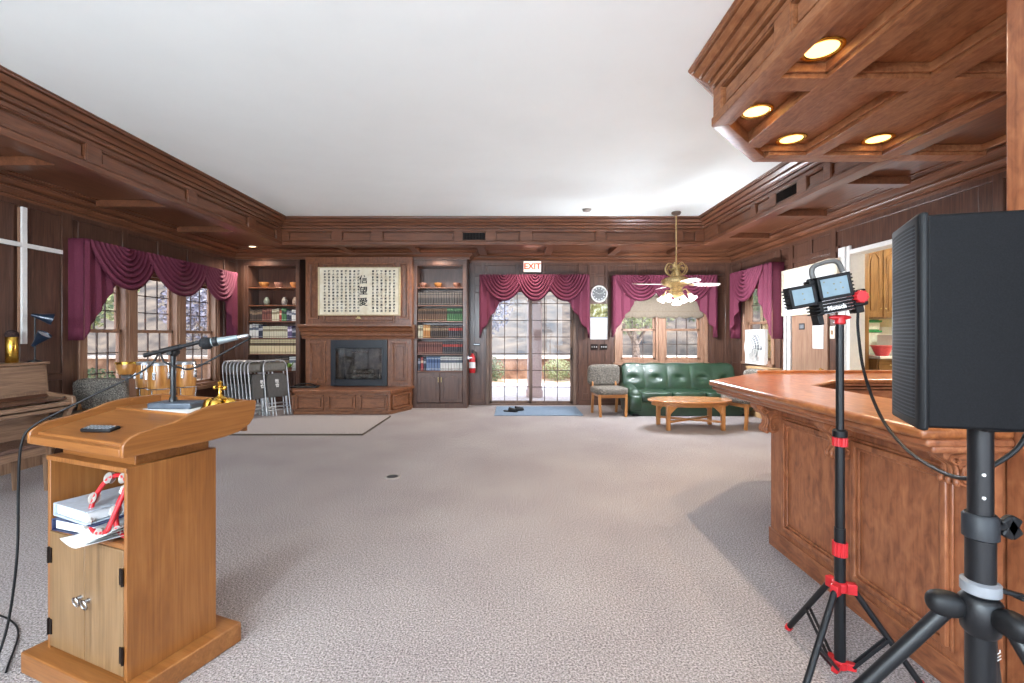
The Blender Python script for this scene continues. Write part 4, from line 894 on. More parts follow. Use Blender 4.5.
ld = bpy.data.lights.new('bulb', 'POINT'); ld.energy = 85; ld.color = (1, .96, .88); ld.shadow_soft_size = .2; lo = bpy.data.objects.new('bulb', ld); COL.objects.link(lo); lo.parent = kl; lo.location = (0, 0, -.16)
# ------------------------------------------------------------------ bar
bar = thing('bar_counter', 'long panelled wooden bar with an angled corner and carved brackets', 'bar', (1.8, 3.175, 0))
O = Vector((1.8, 3.175))
loc2 = lambda pts: [(x-O.x, y-O.y) for x, y in pts]
outer = [(1.8, 1.78), (1.8, 3.175), (2.88, 4.25), (4.57, 4.25), (4.57, 4.10), (2.94, 4.10), (1.95, 3.11), (1.95, 1.78)]
m = MB().prism(loc2(outer), .0, 1.0)
m.build('body', WB('z'), bar, bevel=.004)
pm = MB()
def frame_panel(y0, y1, z0=.17, z1=.90):
    pm.ring(y0-O.y, z0, y1-O.y, z1, .028, -.024, 0, 'yz'); pm.ring(y0+.028-O.y, z0+.028, y1-.028-O.y, z1-.028, .018, -.011, 0, 'yz'); pm.ring(y0-.016-O.y, z0-.016, y1+.016-O.y, z1+.016, .016, -.010, 0, 'yz')
frame_panel(2.50, 3.02); frame_panel(1.87, 2.40)
pm.build('front_moulding', WB('z'), bar, bevel=.005)
pm = MB()
pm.box(-.012, 1.78-O.y, 0, 0, 0.008, .12); pm.build('plinth', WB('y'), bar, bevel=.004); MB().box(-.010, 1.78-O.y, .945, 0, 0.008, 1.0).build('top_rail', WB('y'), bar, bevel=.004)
pm = MB().box(.05, 1.752-O.y, .0, .085, 1.762-O.y, 1.0); pm.build('end_strip', WB('z'), bar)
# worktop: nosed ring of boards
def ctop(o): # o = outward offset of the outer edge
    return [(1.55-o, 1.725-o*.2), (1.55-o, 3.60+o*.41), (2.33-o*.41, 4.36+o), (4.565, 4.36+o), (4.565, 3.68), (2.62, 3.68), (2.13, 3.24), (2.13, 1.79), (1.912, 1.79), (1.912, 1.725-o*.2)]
tp = MB().prism(loc2(ctop(0)), 1.055, 1.10).build('worktop', WT('y'), bar, bevel=.018, seg=4)
MB().prism(loc2(ctop(-.022)), 1.025, 1.056).prism(loc2(ctop(-.05)), 1.0, 1.03).build('edge_moulding', WB('y'), tp, bevel=.01, seg=3)
MB().prism(loc2([(2.30, 4.28), (2.33, 4.36), (4.58, 4.36), (4.58, 4.30)]), 1.098, 1.125).build('rear_lip', WT('x'), tp, bevel=.006)
MB().prism(loc2([(2.13, 1.78), (2.13, 3.24), (2.62, 3.68), (4.58, 3.68), (4.58, 3.72), (2.60, 3.72), (2.09, 3.26), (2.09, 1.78)]), .72, 1.06).build('inner_apron', WB('x'), bar)
# carved acanthus brackets
def bracket(y, z=1.0):
    c = thing('tmp', 'x', 'x'); bpy.data.objects.remove(c)
    m = MB(); pr = [(0, 0), (-.235, 0), (-.24, -.03), (-.225, -.055), (-.18, -.06), (-.13, -.085), (-.10, -.13), (-.095, -.18), (-.11, -.215), (-.10, -.245), (-.06, -.255), (-.02, -.245), (0, -.23)]
    m.prism(pr, -.045, .045, 'xz')
    # scroll, leaf ribs and claw-like tips
    for yy in (-.052, .052):
        m.tube(bez([(-.03, yy, -.02), (-.15, yy, -.03), (-.19, yy, -.06), (-.15, yy, -.09), (-.12, yy, -.07), (-.14, yy, -.055)], 5), .010, 6)
        m.tube(bez([(-.02, yy, -.10), (-.08, yy, -.12), (-.10, yy, -.19), (-.07, yy, -.23), (-.04, yy, -.20), (-.06, yy, -.18)], 5), .010, 6)
    for q in (-.03, 0, .03):
        m.tube(bez([(-.22, q, -.045), (-.17, q, -.075), (-.125, q, -.11), (-.11, q, -.17), (-.135, q*1.3, -.215), (-.115, q*1.3, -.25)], 5), [.011]*21+[.013]*5 if False else .012, 6)
        m.ell((-.13, q*1.35, -.225), (.022, .015, .028), 10, 8)
    o = m.build('bracket', WB('x'), bar, smooth=45); o.location = (0, y-O.y, z); o.scale = (.64, .9, .82); return o
for y in (3.12, 2.45): bracket(y)
bracket(1.815).scale = (.5, .8, .55)

# ------------------------------------------------------------------ loudspeaker on its stand
SPX, SPY = 1.027, 1.0
st = thing('speaker_stand', 'black tripod speaker stand in the right foreground under the loudspeaker', 'stand', (SPX, SPY, 0))
MB().cyl((0, 0, .55), (0, 0, 1.04), .0255, n=28).build('lower_pole', M_blackm, st, smooth=50)
up = MB().cyl((0, 0, .95), (0, 0, 1.262), .0215, n=28).build('upper_pole', M_blackm, st, smooth=50)
for z in (1.15, 1.10): MB().cyl((-.012, -.0205, z), (-.012, -.0175, z), .0035, n=10).build('pin_hole', M_white, up)
MB().lathe([(.0256, 0), (.031, .004), (.031, .05), (.026, .056)], (0, 0, 1.005), 28).build('collar', M_dgrey, st, smooth=50)
k = MB().cyl((.03, 0, 1.03), (.055, 0, 1.03), .008).obox((.066, 0, 1.03), (.026, .014, .05), (0, .5, 0)).obox((.066, 0, 1.03), (.026, .014, .05), (0, -.6, 0)); k.build('clamp_knob', M_black, st, bevel=.004)
MB().lathe([(.0256, 0), (.034, .004), (.034, .026), (.026, .03)], (0, 0, .885), 28).build('locking_ring', M_grey, st, smooth=50)
MB().bar((.03, -.01, .898), (.075, -.02, .888), .014, .01).obox((.075, -.02, .886), (.04, .02, .008), (0, .1, .2)).build('locking_lever', M_black, st, bevel=.003)
hb = MB().lathe([(.0256, -.055), (.033, -.045), (.037, -.02), (.037, .02), (.031, .028), (.0256, .033)], (0, 0, .85), 28)
hub = hb.build('hub', M_blackm, st, smooth=50)
for nm, a in (('A', 159), ('B', 279), ('C', 39)):
    d = Vector((math.cos(math.radians(a)), math.sin(math.radians(a)), 0)); p0 = d*.05+Vector((0, 0, .85)); p1 = d*.64+Vector((0, 0, .03))
    MB().ell(p0+d*.01, (.036, .025, .027), 18, 12, .8, Matrix.Rotation(math.radians(a), 3, 'Z')).build('leg_joint', M_black, hub, smooth=180)
    l_ = MB().cyl(p0, p1, .0155, n=20).build('leg', M_blackm, st, smooth=50)
    MB().ell(p1, (.03, .03, .03), 14, 8).build('rubber_foot', M_black, l_, smooth=180)
    MB().bar(d*.028+Vector((0, 0, .58)), d*.30+Vector((0, 0, .48)), .012, .02).build('brace', M_blackm, st, bevel=.002)
    if nm == 'C': legC = l_; dC = d; pC0, pC1 = p0, p1
MB().lathe([(.0286, 0), (.036, .004), (.036, .04), (.029, .044)], (0, 0, .555), 24).build('lower_collar', M_black, st, smooth=50)
# white lettering along the far leg
ax = (pC1-pC0).normalized(); side = Vector((dC.y, -dC.x, 0)); nrm_ = Vector((0, -1, 0)); nrm_ = (nrm_-ax*nrm_.dot(ax)).normalized(); up_ = nrm_.cross(-ax)
Rm = Matrix((-ax, nrm_.cross(-ax), nrm_)).transposed()
text('ITE', .032, M_white, pC0+ax*.20+nrm_*.0165, Rm.to_euler(), st, 'lettering', ext=.0005)
sp = thing('loudspeaker', 'large black loudspeaker with perforated grille on the tripod stand', 'speaker', (SPX+.012, SPY, 1.262), 0)
# local frame: corner near the camera, front face towards the left
yaw = math.radians(28); fdir = Vector((math.sin(yaw), math.cos(yaw), 0)); ddir = Vector((math.cos(yaw), -math.sin(yaw), 0))
C0 = Vector((.8405, .93, 0))-Vector((SPX+.012, SPY, 0)); Wd, Dp, Ht = .212, .26, .436
PT = lambda a, b: (lambda q: (q.x, q.y))(C0+fdir*a+ddir*b)
body = [PT(0, .004), PT(.058, Dp-.025), PT(.075, Dp), PT(Wd-.075, Dp), PT(Wd-.058, Dp-.025), PT(Wd, .004)]
MB().prism(body, .0, Ht).build('cabinet', speckle('speaker_coat', [(8, 8, 9), (14, 14, 16), (20, 20, 22)], [.3, .5, .7], 300, .6, .12, .002), sp, bevel=.006)
fr_ = MB(); gp = [PT(-.002, .008), PT(-.002, -.006), PT(.012, -.010), PT(Wd-.012, -.010), PT(Wd+.002, -.006), PT(Wd+.002, .008)]
fr_.prism(gp, -.006, Ht+.006).build('front_frame', flat('frame_black', (17, 18, 20), .55, spec=.3), sp, bevel=.006)
M_grille = None
m_, n_, l_, b_ = _nt('grille_mesh'); tc = n_.new('ShaderNodeTexCoord'); mp = n_.new('ShaderNodeMapping'); mp.inputs['Scale'].default_value = (120, 120, 120)
vr = n_.new('ShaderNodeTexVoronoi'); vr.inputs['Scale'].default_value = 1; vr.inputs['Randomness'].default_value = 0.0; l_.new(tc.outputs['UV'], mp.inputs[0])
l_.new(mp.outputs[0], vr.inputs['Vector']); rr = ramp(n_, [lin((8, 9, 10)), lin((62, 65, 70))], [.36, .46]); l_.new(vr.outputs['Distance'], rr.inputs[0]); l_.new(rr.outputs[0], b_.inputs['Base Color']); b_.inputs['Roughness'].default_value = .7; b_.inputs['Specular IOR Level'].default_value = .2
bp_ = n_.new('ShaderNodeBump'); bp_.inputs['Strength'].default_value = .25; bp_.inputs['Distance'].default_value = .002; l_.new(vr.outputs['Distance'], bp_.inputs['Height']); l_.new(bp_.outputs[0], b_.inputs['Normal'])
def gf(u, v):
    bul = math.sin(PI*u)**.6 if 0 < u < 1 else 0; z = .014+(Ht-.028)*v
    a, b = PT(.014+(Wd-.028)*u, -.0085-.006*bul); return (a, b, z)
go = MB().grid(gf, 30, 40).build('grille', m_, sp, smooth=180, recalc=False)
uv = go.data.uv_layers.new(name='UVMap')
for lp in go.data.loops:
    i = lp.vertex_index; uv.data[lp.index].uv = ((i % 31)/30*.245, (i//31)/40*.42)
MB().obox((0, 0, -.004), (.10, .10, .02)).build('pole_socket', M_black, sp, bevel=.004)

# ------------------------------------------------------------------ work light on red and black tripod
wl_ = thing('light_stand', 'thin black tripod with red collars carrying the work light', 'stand', (1.415, 1.97, 0))
MB().cyl((0, 0, .03), (0, 0, .62), .0215, n=20).build('lower_pole', M_blackm, wl_, smooth=50)
MB().cyl((0, 0, .6), (0, 0, 1.03), .0185, n=20).build('middle_pole', M_blackm, wl_, smooth=50)
MB().cyl((0, 0, 1.0), (0, 0, 1.53), .0155, n=20).build('upper_pole', M_blackm, wl_, smooth=50)
def ribbed(z0, z1, r):
    m = MB()
    m.prism([((r+(.003 if i % 2 else 0))*math.cos(2*PI*i/28), (r+(.003 if i % 2 else 0))*math.sin(2*PI*i/28)) for i in range(28)], z0, z1); return m
ribbed(.50, .56, .026).build('red_collar', M_red, wl_); ribbed(.975, 1.012, .026).build('red_collar', M_red, wl_)
MB().lathe([(.019, 1.012), (.028, 1.015), (.028, 1.04), (.02, 1.046)], n=20).build('black_collar', M_black, wl_)
hub = MB().lathe([(.022, .345), (.03, .35), (.03, .385), (.022, .39)], n=20); feet = [(-.06, .27), (-.30, -.20), (.264, -.10)]
for fx, fy in feet:
    d = Vector((fx, fy, 0)).normalized(); hub.obox(d*.04+Vector((0, 0, .365)), (.04, .03, .045), (0, 0, math.atan2(d.y, d.x)))
hub.build('hub', M_red, wl_, bevel=.003)
lowb = MB().lathe([(.022, .015), (.028, .02), (.028, .045), (.022, .05)], n=20)
for fx, fy in feet:
    d = Vector((fx, fy, 0)); dn = d.normalized(); lowb.obox(dn*.038+Vector((0, 0, .03)), (.04, .026, .03), (0, 0, math.atan2(d.y, d.x)))
    p0 = dn*.05+Vector((0, 0, .36)); p1 = d+Vector((0, 0, .015))
    lg = MB().cyl(p0, p1, .0125, n=14).build('leg', M_blackm, wl_, smooth=50)
    MB().cyl(p1+(p0-p1)*.03, p1-(p0-p1)*.01, .016, n=14).build('rubber_foot', M_red, lg)
    pm_ = p0+(p1-p0)*.52; s_ = Vector((-dn.y, dn.x, 0))*.011
    MB().bar(dn*.045+Vector((0, 0, .03))+s_, pm_+s_, .006, .012).bar(dn*.045+Vector((0, 0, .03))-s_, pm_-s_, .006, .012).build('brace', M_blackm, wl_)
lowb.build('lower_bracket', M_red, wl_, bevel=.003)
MB().lathe([(.016, 1.50), (.022, 1.505), (.018, 1.53), (.018, 1.535)], n=16).ell((0, 0, 1.53), (.05, .018, .012), 14, 8).build('wing_knob', M_red, wl_, smooth=50)
tilt = math.radians(-11)
wk = thing('work_light', 'black twin-panel LED work light with red knob on the thin tripod', 'work light', (1.375, 1.97, 1.545), math.radians(-4)); wk.scale = (.83, .83, .83)
RT = Matrix.Rotation(tilt, 3, 'Y')
def tb(m):
    m.v = [tuple(RT @ Vector(v)) for v in m.v]; return m
M_led = flat('led_diffuser', (118, 138, 148), .4, var=.03)
cs = MB().box(-.075, -.05, .005, .09, .05, .075)
for i in range(4): cs.box(-.095, -.055, .008+.017*i, .10, .045, .017+.017*i)
tb(cs).build('battery_base', M_black, wk, bevel=.004)
fz = MB()
for i in range(5): fz.box(-.065, -.06, .006+.0165*i, .085, -.052, .0105+.0165*i)
tb(fz).build('silver_fins', M_steel, wk, bevel=.002)
t_ = text('Motech', .030, M_white, RT @ Vector((.0, -.0615, .032)), (PI/2, 0, 0), wk, 'brand_lettering', ext=.001, bold=.0012); t_.rotation_euler = (RT @ Euler((PI/2, 0, 0)).to_matrix()).to_euler()
def panel(name, x0, x1, z0, z1, y, leds, fin):
    m = MB().box(x0, y, z0, x1, y+.05, z0+.016).box(x0, y, z1-.016, x1, y+.05, z1).box(x0, y, z0, x0+.016, y+.05, z1).box(x1-.016, y, z0, x1, y+.05, z1).box(x0, y+.02, z0, x1, y+.06, z1)
    for i in range(6):
        z = z0+.01+(z1-z0-.03)*i/5
        m.box(x0-.01 if fin < 0 else x1, y+.005, z, x0 if fin < 0 else x1+.012, y+.06, z+.009)
    o = tb(m).build(name, M_black, wk, bevel=.004)
    tb(MB().box(x0+.014, y+.006, z0+.014, x1-.014, y+.02, z1-.014)).build('led_panel', M_led, o)
    l = MB()
    for (a, b) in leds: l.cyl((x0+(x1-x0)*a, y+.007, z0+(z1-z0)*b), (x0+(x1-x0)*a, y+.004, z0+(z1-z0)*b), .004, n=10)
    tb(l).build('led_points', flat('led_ochre', (120, 116, 90), .4), o)
    return o
panel('main_lamp', -.062, .105, .075, .20, -.05, ((.2, .75), (.25, .3), (.48, .62), (.5, .38), (.68, .62), (.72, .4)), 1)
panel('side_lamp', -.215, -.082, .062, .175, -.062, ((.5, .62), (.52, .36)), -1)
tb(MB().tube(bez([(-.05, 0, .20), (-.052, 0, .235), (-.03, 0, .262), (.04, 0, .272), (.085, 0, .258), (.10, 0, .205)], 6), .013, 10)).build('handle', flat('handle_grey', (92, 90, 88), .45), wk, smooth=60)
tb(MB().cyl((-.085, 0, .08), (-.07, 0, .2), .014).box(-.09, -.03, .07, -.06, .03, .19)).build('hinge', M_black, wk, bevel=.004)
kb = MB().prism([((.034 if i % 2 else .028)*math.cos(2*PI*i/20), .062+(.034 if i % 2 else .028)*math.sin(2*PI*i/20)) for i in range(20)], -.075, -.045, 'xz'); kb.v = [(x+.125, y, z) for x, y, z in kb.v]
tb(kb).build('red_knob', M_red, wk, bevel=.003)
tb(MB().box(.095, -.05, .015, .165, .03, .10)).build('knob_mount', M_black, wk, bevel=.008)
tb(MB().box(-.085, -.03, -.045, -.055, .03, .01).box(.11, -.03, -.02, .15, .03, .02)).build('stand_foot', M_black, wk, bevel=.004)
# cable from the work light to the speaker
def q(px, py, D): return ((px-513)/455*D, D, 1.45-(py-336)/455*D)
def cord(name, label, pts, r, mat=M_black):
    o = MB().tube(bez(pts, 10), r, 8).build(name, mat, smooth=60); tag(o, label, 'cable'); return o
cord('power_cable', 'black cable drooping from the work light to behind the speaker pole', [(1.478, 1.95, 1.555), (1.463, 1.93, 1.475), (1.427, 1.85, 1.304), (1.371, 1.70, 1.155), (1.292, 1.50, 1.081), (1.173, 1.25, 1.079), (1.085, 1.08, 1.112), (1.135, 1.085, 1.135), (1.19, 1.07, 1.19), (1.215, 1.06, 1.27)], .0055)
# ------------------------------------------------------------------ lectern
rzL = math.atan2(-.365, .932)
LL = Vector((-1.7746, 1.8877, 0))
lc = thing('lectern', 'oak lectern with slanted reading top, open shelf and cupboard doors', 'lectern', LL, rzL)
hw, dp, bz, tz = .2785, .36, .09, .93
MB().box(-hw-.07, -.06, 0, hw+.07, dp+.075, bz).build('base', WO('x'), lc, bevel=.006)
m = MB().box(-hw, 0, bz, -hw+.02, dp, tz).box(hw-.02, 0, bz, hw, dp, tz).box(-hw+.02, dp-.015, bz, hw-.02, dp, tz).box(-hw+.02, 0, tz-.02, hw-.02, dp-.015, tz).box(-hw+.02, .012, bz, hw-.02, dp-.015, bz+.02).box(-hw-.002, -.004, tz-.02, hw+.002, 0, tz)
m.build('body', WO('z'), lc, bevel=.002)
MB().box(-hw+.02, .0, .605, hw-.02, dp-.015, .625).build('shelf', WO('x'), lc, bevel=.002)
for s in (-1, 1):
    x0, x1 = sorted((s*.0015, s*(hw-.021))); d = MB().box(x0, -.002, .105, x1, .014, .603).build('door', WOD('z'), lc, bevel=.002)
    for z in (.19, .50): MB().box(s*(hw-.021)-.011*s-.008, -.006, z-.032, s*(hw-.021)-.011*s+.008, .0, z+.032).cyl((s*(hw-.019), -.006, z-.035), (s*(hw-.019), -.006, z+.035), .005, n=8).build('hinge', M_darkmetal, d)
    MB().cyl((s*.028, -.002, .36), (s*.028, -.014, .36), .012, .009, 14).tube([(s*.028+.019*math.cos(a), -.018-.004*math.sin(a), .349+.019*math.sin(a)) for a in [2*PI*i/20 for i in range(20)]], .004, 6, True).build('ring_pull', M_steel, d, smooth=60)
MB().box(-hw+.025, .04, tz, hw-.02, dp-.02, .985).build('neck', WO('x'), lc, bevel=.003)
# reading top: slanted board between two S-curved cheeks
SW = .335
side = [(-.045, .985), (.278, .98), (.36, .983), (.436, .994), (.49, 1.02), (.513, 1.05), (.522, 1.09), (.525, 1.133), (.50, 1.137), (.40, 1.138), (.30, 1.136), (.24, 1.124), (.19, 1.106), (.143, 1.092), (.08, 1.082), (.02, 1.073), (-.018, 1.06), (-.036, 1.045), (-.045, 1.03)]
tp = MB().prism([(-.045, .985), (-.045, 1.018), (-.018, 1.021), (-.018, 1.033), (-.01, 1.033), (.27, 1.088), (.27, 1.098), (.475, 1.098), (.475, 1.02), (.40, .985)], -SW+.022, SW-.022, 'yz').build('reading_top', WO('x'), lc, bevel=.003)
for s in (-1, 1): MB().prism(side, s*(SW-.022), s*SW, 'yz').build('side_cheek', WO('y'), lc, bevel=.004)
MB().box(-SW+.022, .475, .985, SW-.022, .495, 1.138).build('back_rail', WO('x'), lc, bevel=.004)
def onL(x, y, z): v = Matrix.Rotation(rzL, 3, 'Z') @ Vector((x, y, z)); return v+LL
ps = thing('paper_sheet', 'white sheet of paper on the lectern top under the microphone base', 'paper', onL(.06, .36, 1.0985), rzL)
MB().box(-.17, -.085, 0, .15, .10, .0015).build('sheet', M_paper, ps)
ms = thing('microphone_stand', 'black desktop microphone stand with tilted boom on the lectern', 'microphone stand', onL(.0, .365, 1.100), 0)
MB().prism([(-.105, -.06), (.105, -.06), (.105, .06), (-.105, .06)], 0, .03).build('base', flat('stand_base', (74, 82, 92), .35, .2), ms, bevel=.008, seg=3)
PX = -.022
MB().lathe([(.0, .028), (.018, .03), (.016, .05), (.0115, .055), (.0115, .262), (.001, .262)], (PX, 0, 0), 18).build('post', M_blackm, ms, smooth=50)
MB().ell((PX+.004, 0, .275), (.024, .02, .028), 16, 10).cyl((PX, -.03, .27), (PX, .03, .27), .013).build('boom_clamp', M_black, ms, smooth=60)
dirb = Vector((.953, -.05, .222)).normalized(); pb = Vector((PX, -.022, .285))
MB().cyl(pb-dirb*.13, pb+dirb*.175, .0095, n=14).cyl(pb-dirb*.13, pb-dirb*.105, .012, n=14).cyl(pb-dirb*.045, pb+dirb*.055, .0135, n=14).build('boom', M_blackm, ms, smooth=50)
mc = thing('microphone', 'dynamic microphone with black ball head clipped to the boom', 'microphone', onL(.0, .365, 1.100)+Vector((.165, -.035, .315)), 0); mc.scale = (.85,)*3
dm = Vector((.93, .25, .2)).normalized(); Rd = dm.to_track_quat('Z', 'Y').to_matrix()
MB().ell((0, 0, 0), (.038, .038, .036), 20, 14).build('ball_head', speckle('mesh_black', [(14, 14, 15), (34, 34, 36), (50, 50, 52)], [.3, .5, .7], 400, .7, .5, .003), mc, smooth=180)
MB().lathe([(.024, .015), (.026, .03), (.022, .05), (.018, .11), (.0145, .16), (.001, .162)], n=18, R=Rd).build('body', flat('mic_body', (120, 128, 130), .4, .3), mc, smooth=50)
MB().lathe([(.0225, .03), (.0275, .034), (.0275, .055), (.022, .06)], n=18, R=Rd).build('ring', M_black, mc)
MB().lathe([(.011, .158), (.012, .175), (.011, .215), (.005, .22)], n=14, R=Rd).build('cable_plug', M_steel, mc, smooth=50)
MB().cyl(Vector((-.02, .012, -.004)), dm*.06+Vector((0, .015, -.012)), .010).build('clip', M_black, mc)
pm0 = Vector(mc.location)+dm*.183; pst = Vector(ms.location)
near = [pm0, pm0+Vector((.012, -.004, -.012)), pm0+Vector((-.03, -.03, -.045)), pst+Vector((.13, -.06, .20)), pst+Vector((.04, -.045, .20)), pst+Vector((-.03, -.045, .225)), pst+Vector((-.06, -.04, .262)), pst+Vector((-.12, -.06, .185)), onL(-.24, .07, 1.14), onL(-.32, -.03, 1.058), onL(-.345, -.058, .98)]
lowp = [onL(-.358, -.062, .80), onL(-.362, -.065, .5), onL(-.39, -.085, .2), onL(-.385, -.14, .03), onL(-.33, -.19, .008)]
cord('microphone_cable', 'black microphone cable running over the lectern edge down to the carpet', near+lowp, .0048)
cord('floor_cable', 'thin black cable lying on the carpet at the far left', [onL(-.40, -.085, .005), (-2.45, 2.25, .005), (-2.75, 2.38, .005), (-3.1, 2.42, .005)], .004)
# altar bells: four small bells under a cross-shaped handle
bl = thing('hand_bells', 'polished brass cluster of small bells with cross handle on the lectern', 'bell', onL(.235, .41, 1.099), rzL); bl.scale = (1.15, 1.15, 1.15)
for i in range(4):
    a = PI*i/2+.5; MB().lathe([(.035, .0), (.036, .004), (.028, .014), (.024, .03), (.018, .042), (.001, .048)], (.038*math.cos(a), .038*math.sin(a), .0), 20).build('bell', M_brass, bl, smooth=60)
MB().lathe([(.03, .036), (.03, .046), (.012, .055), (.007, .065), (.007, .105), (.011, .112), (.001, .12)], n=16).tube([(-.028, 0, .09), (.028, 0, .09)], .006).ell((-.03, 0, .09), (.009, .009, .009), 10, 6).ell((.03, 0, .09), (.009, .009, .009), 10, 6).build('handle', M_brass, bl, smooth=60)
rm = thing('remote_control', 'small black remote control lying on the lectern near its front lip', 'remote control', onL(-.005, .055, 1.046), rzL+.25)
rmR = math.atan2(.055, .28)
MB().obox((0, 0, .008), (.145, .05, .016), (rmR, 0, 0)).build('case', M_black, rm, bevel=.005)
g = MB(); Re = Euler((rmR, 0, 0)).to_matrix()
for i in range(7):
    for j in range(3): g.obox(Re @ Vector((-.055+.018*i, -.015+.014*j, .0085))+Vector((0, 0, .008)), (.010, .008, .003), (rmR, 0, 0))
g.build('buttons', M_grey, rm)
# things on the shelf
def binder(label, x, y, z, rz, cover, pages, h=.045):
    t = thing('ring_binder', label, 'binder', onL(x+.06, y+.035, z), rzL+rz, 'binders on the lectern shelf')
    MB().box(-.13, -.155, 0, .13, .145, .004).box(-.13, -.155, h-.004, .13, .145, h).box(-.134, -.155, 0, -.13, .145, h).build('cover', cover, t, bevel=.002)
    MB().box(-.125, -.145, .006, .115, .135, h-.007).build('pages', pages, t, bevel=.003)
M_cl2 = flat('clear_white', (176, 184, 194), .3); M_navy = flat('navy_cover', (30, 42, 78), .4)
binder('dark blue ring binder, lower of two on the lectern shelf', -.12, .10, .626, .06, M_navy, M_paper, .05)
binder('white clear-covered ring binder on top of the blue one in the lectern', -.135, .105, .677, -.05, M_cl2, M_paper, .055)
lp_ = thing('loose_papers', 'loose white papers curling out of the lectern shelf', 'paper', onL(.02, .02, .626), rzL)
for k in range(4):
    a = .15*k-.25
    MB().grid(lambda u, v: ((u*.23+.0)*math.cos(a)-(v*.2-.1)*math.sin(a)-.04, (u*.2)*math.sin(a)+(v*.17-.085)*math.cos(a)+.0, .002+.0025*k+.05*u**3*(.4+.2*k)), 12, 4).build('sheet', M_paper, lp_, smooth=180, solid=.0008)
def tamb(label, x, y, z, rot, r):
    t = thing('tambourine', label, 'tambourine', onL(x, y, z), rzL, 'red tambourines in the lectern')
    Rt = Euler(rot).to_matrix(); pts = []
    for i in range(25): a = -2.2+4.4*i/24; pts.append(Rt @ Vector((-r*math.cos(a)*.8, r*math.sin(a), 0)))
    MB().tube(pts, .0095, 8).tube([pts[0], pts[-1]], .0095, 8).build('frame', M_red, t, smooth=60)
    for i in (2, 7, 12, 17, 22):
        p = pts[i]; nn = Rt @ Vector((0, 0, 1)); tdir = (pts[i+1]-pts[i-1]).normalized(); R6 = (p.normalized().cross(tdir) if False else tdir).to_track_quat('Z', 'Y').to_matrix()
        ax_ = Rt @ Vector((-math.cos(0), 0, 0)); rad = p.normalized()
        Q = nn.to_track_quat('Z', 'Y').to_matrix()
        for o_ in (-.008, .008): MB().lathe([(.004, .0), (.012, -.002), (.023, .001), (.023, .002), (.012, -.001), (.004, .001)], p+nn*(o_), 18, Q).build('jingle', flat('jingle_tin', (176, 170, 162), .3, .5), t, smooth=60)
tamb('red half-moon tambourine leaning in front on the lectern shelf', .095, .035, .755, (1.25, .15, .05), .115)
tamb('red half-moon tambourine behind the front one, against shelf side', .205, .06, .735, (1.3, -.1, .2), .10)

# ------------------------------------------------------------------ piano, bench, things on the piano
pi_ = thing('piano', 'brown upright piano against the left wall', 'piano', (-5.30, 4.47, 0))
yl, yr = -.73, .73
MB().prism([(-.265, .0), (.0, .0), (.0, .62), (.0, .80), (-.03, 1.13), (-.265, 1.13)], yl, yr, 'xz').build('case', WP('z'), pi_, bevel=.006)
MB().box(-.275, yl-.015, 1.13, .0, yr+.015, 1.16).build('lid', WP('y'), pi_, bevel=.008)
MB().prism([(.0, .83), (.012, .83), (-.018, 1.12), (-.03, 1.12)], yl+.03, yr-.03, 'xz').build('music_desk', WP('y'), pi_, bevel=.004)
MB().box(-.0, yl+.02, .62, .30, yr-.02, .68).box(.26, yl+.02, .655, .30, yr-.02, .72).build('keybed', WP('y'), pi_, bevel=.005)
MB().prism([(.0, .80), (.02, .80), (.05, .77), (.25, .752), (.25, .735), (.0, .735)], yl+.045, yr-.045, 'xz').build('fallboard', wood('fall_dark', (60, 38, 28), (84, 54, 40), (108, 72, 54), 'y', .25, 50, coat=.4), pi_, bevel=.004)
for s in (yl, yr):
    a, b = sorted((s, s-math.copysign(.045, s)))
    MB().prism([(-.01, .62), (.28, .62), (.31, .65), (.315, .72), (.30, .765), (.26, .775), (.0, .82)], a, b, 'xz').build('key_arm', WP('x'), pi_, bevel=.006)
    MB().prism([(.0, .0), (.26, .0), (.26, .05), (.22, .07), (.22, .55), (.27, .62), (.0, .62)][:1]+[(.22, .62), (.27, .62), (.27, .60), (.10, .2), (.0, .08)], a, b, 'xz').build('side_bracket', WP('z'), pi_, bevel=.004)
MB().box(.0, yl+.05, .12, .012, yr-.05, .58).build('lower_panel', WP('y'), pi_, bevel=.004)
MB().cyl((.26, yr-.10, .765), (.275, yr-.10, .765), .01).build('lock', M_darkmetal, pi_)
pdl = MB()
for y in (-.08, 0, .08): pdl.ell((.06, y, .05), (.07, .016, .01), 14, 8)
pdl.build('pedals', M_brass, pi_, smooth=180)
bn = thing('piano_bench', 'brown wooden piano bench with tapered legs', 'bench', (-4.53, 3.93, 0))
MB().box(-.19, -.40, .43, .19, .40, .465).build('seat', wood('bench_top', (58, 40, 34), (88, 64, 54), (120, 92, 80), 'y', .25, 50, coat=.4), bn, bevel=.006)
MB().box(-.165, -.37, .35, .165, .37, .43).build('apron', WP('y'), bn, bevel=.004)
for sx in (-1, 1):
    for sy in (-1, 1):
        m = MB(); m.tube([(sx*.15, sy*.345, 0), (sx*.15, sy*.345, .43)], [.018, .032], 4); m.build('leg', WP('z'), bn, smooth=0)
bc = thing('brass_cylinder', 'polished brass cylinder standing on the piano lid', 'ornament', (-5.43, 4.93, 1.16))
MB().lathe([(.048, 0), (.052, .004), (.052, .285), (.048, .29), (.044, .285), (.044, .02), (.001, .02)], n=28).build('tube', M_brass, bc, smooth=50)
MB().ell((0, 0, .30), (.058, .058, .055), 18, 10).build('dark_pad', speckle('dark_foam', [(30, 22, 22), (58, 44, 42), (80, 62, 60)], [.3, .5, .7], 60, .95, .5), bc, smooth=180)
lm = thing('piano_lamp', 'navy blue two-headed lamp standing on the piano lid', 'lamp', (-5.40, 5.14, 1.16))
M_nv = flat('navy_enamel', (30, 44, 62), .3, .2, coat=.3)
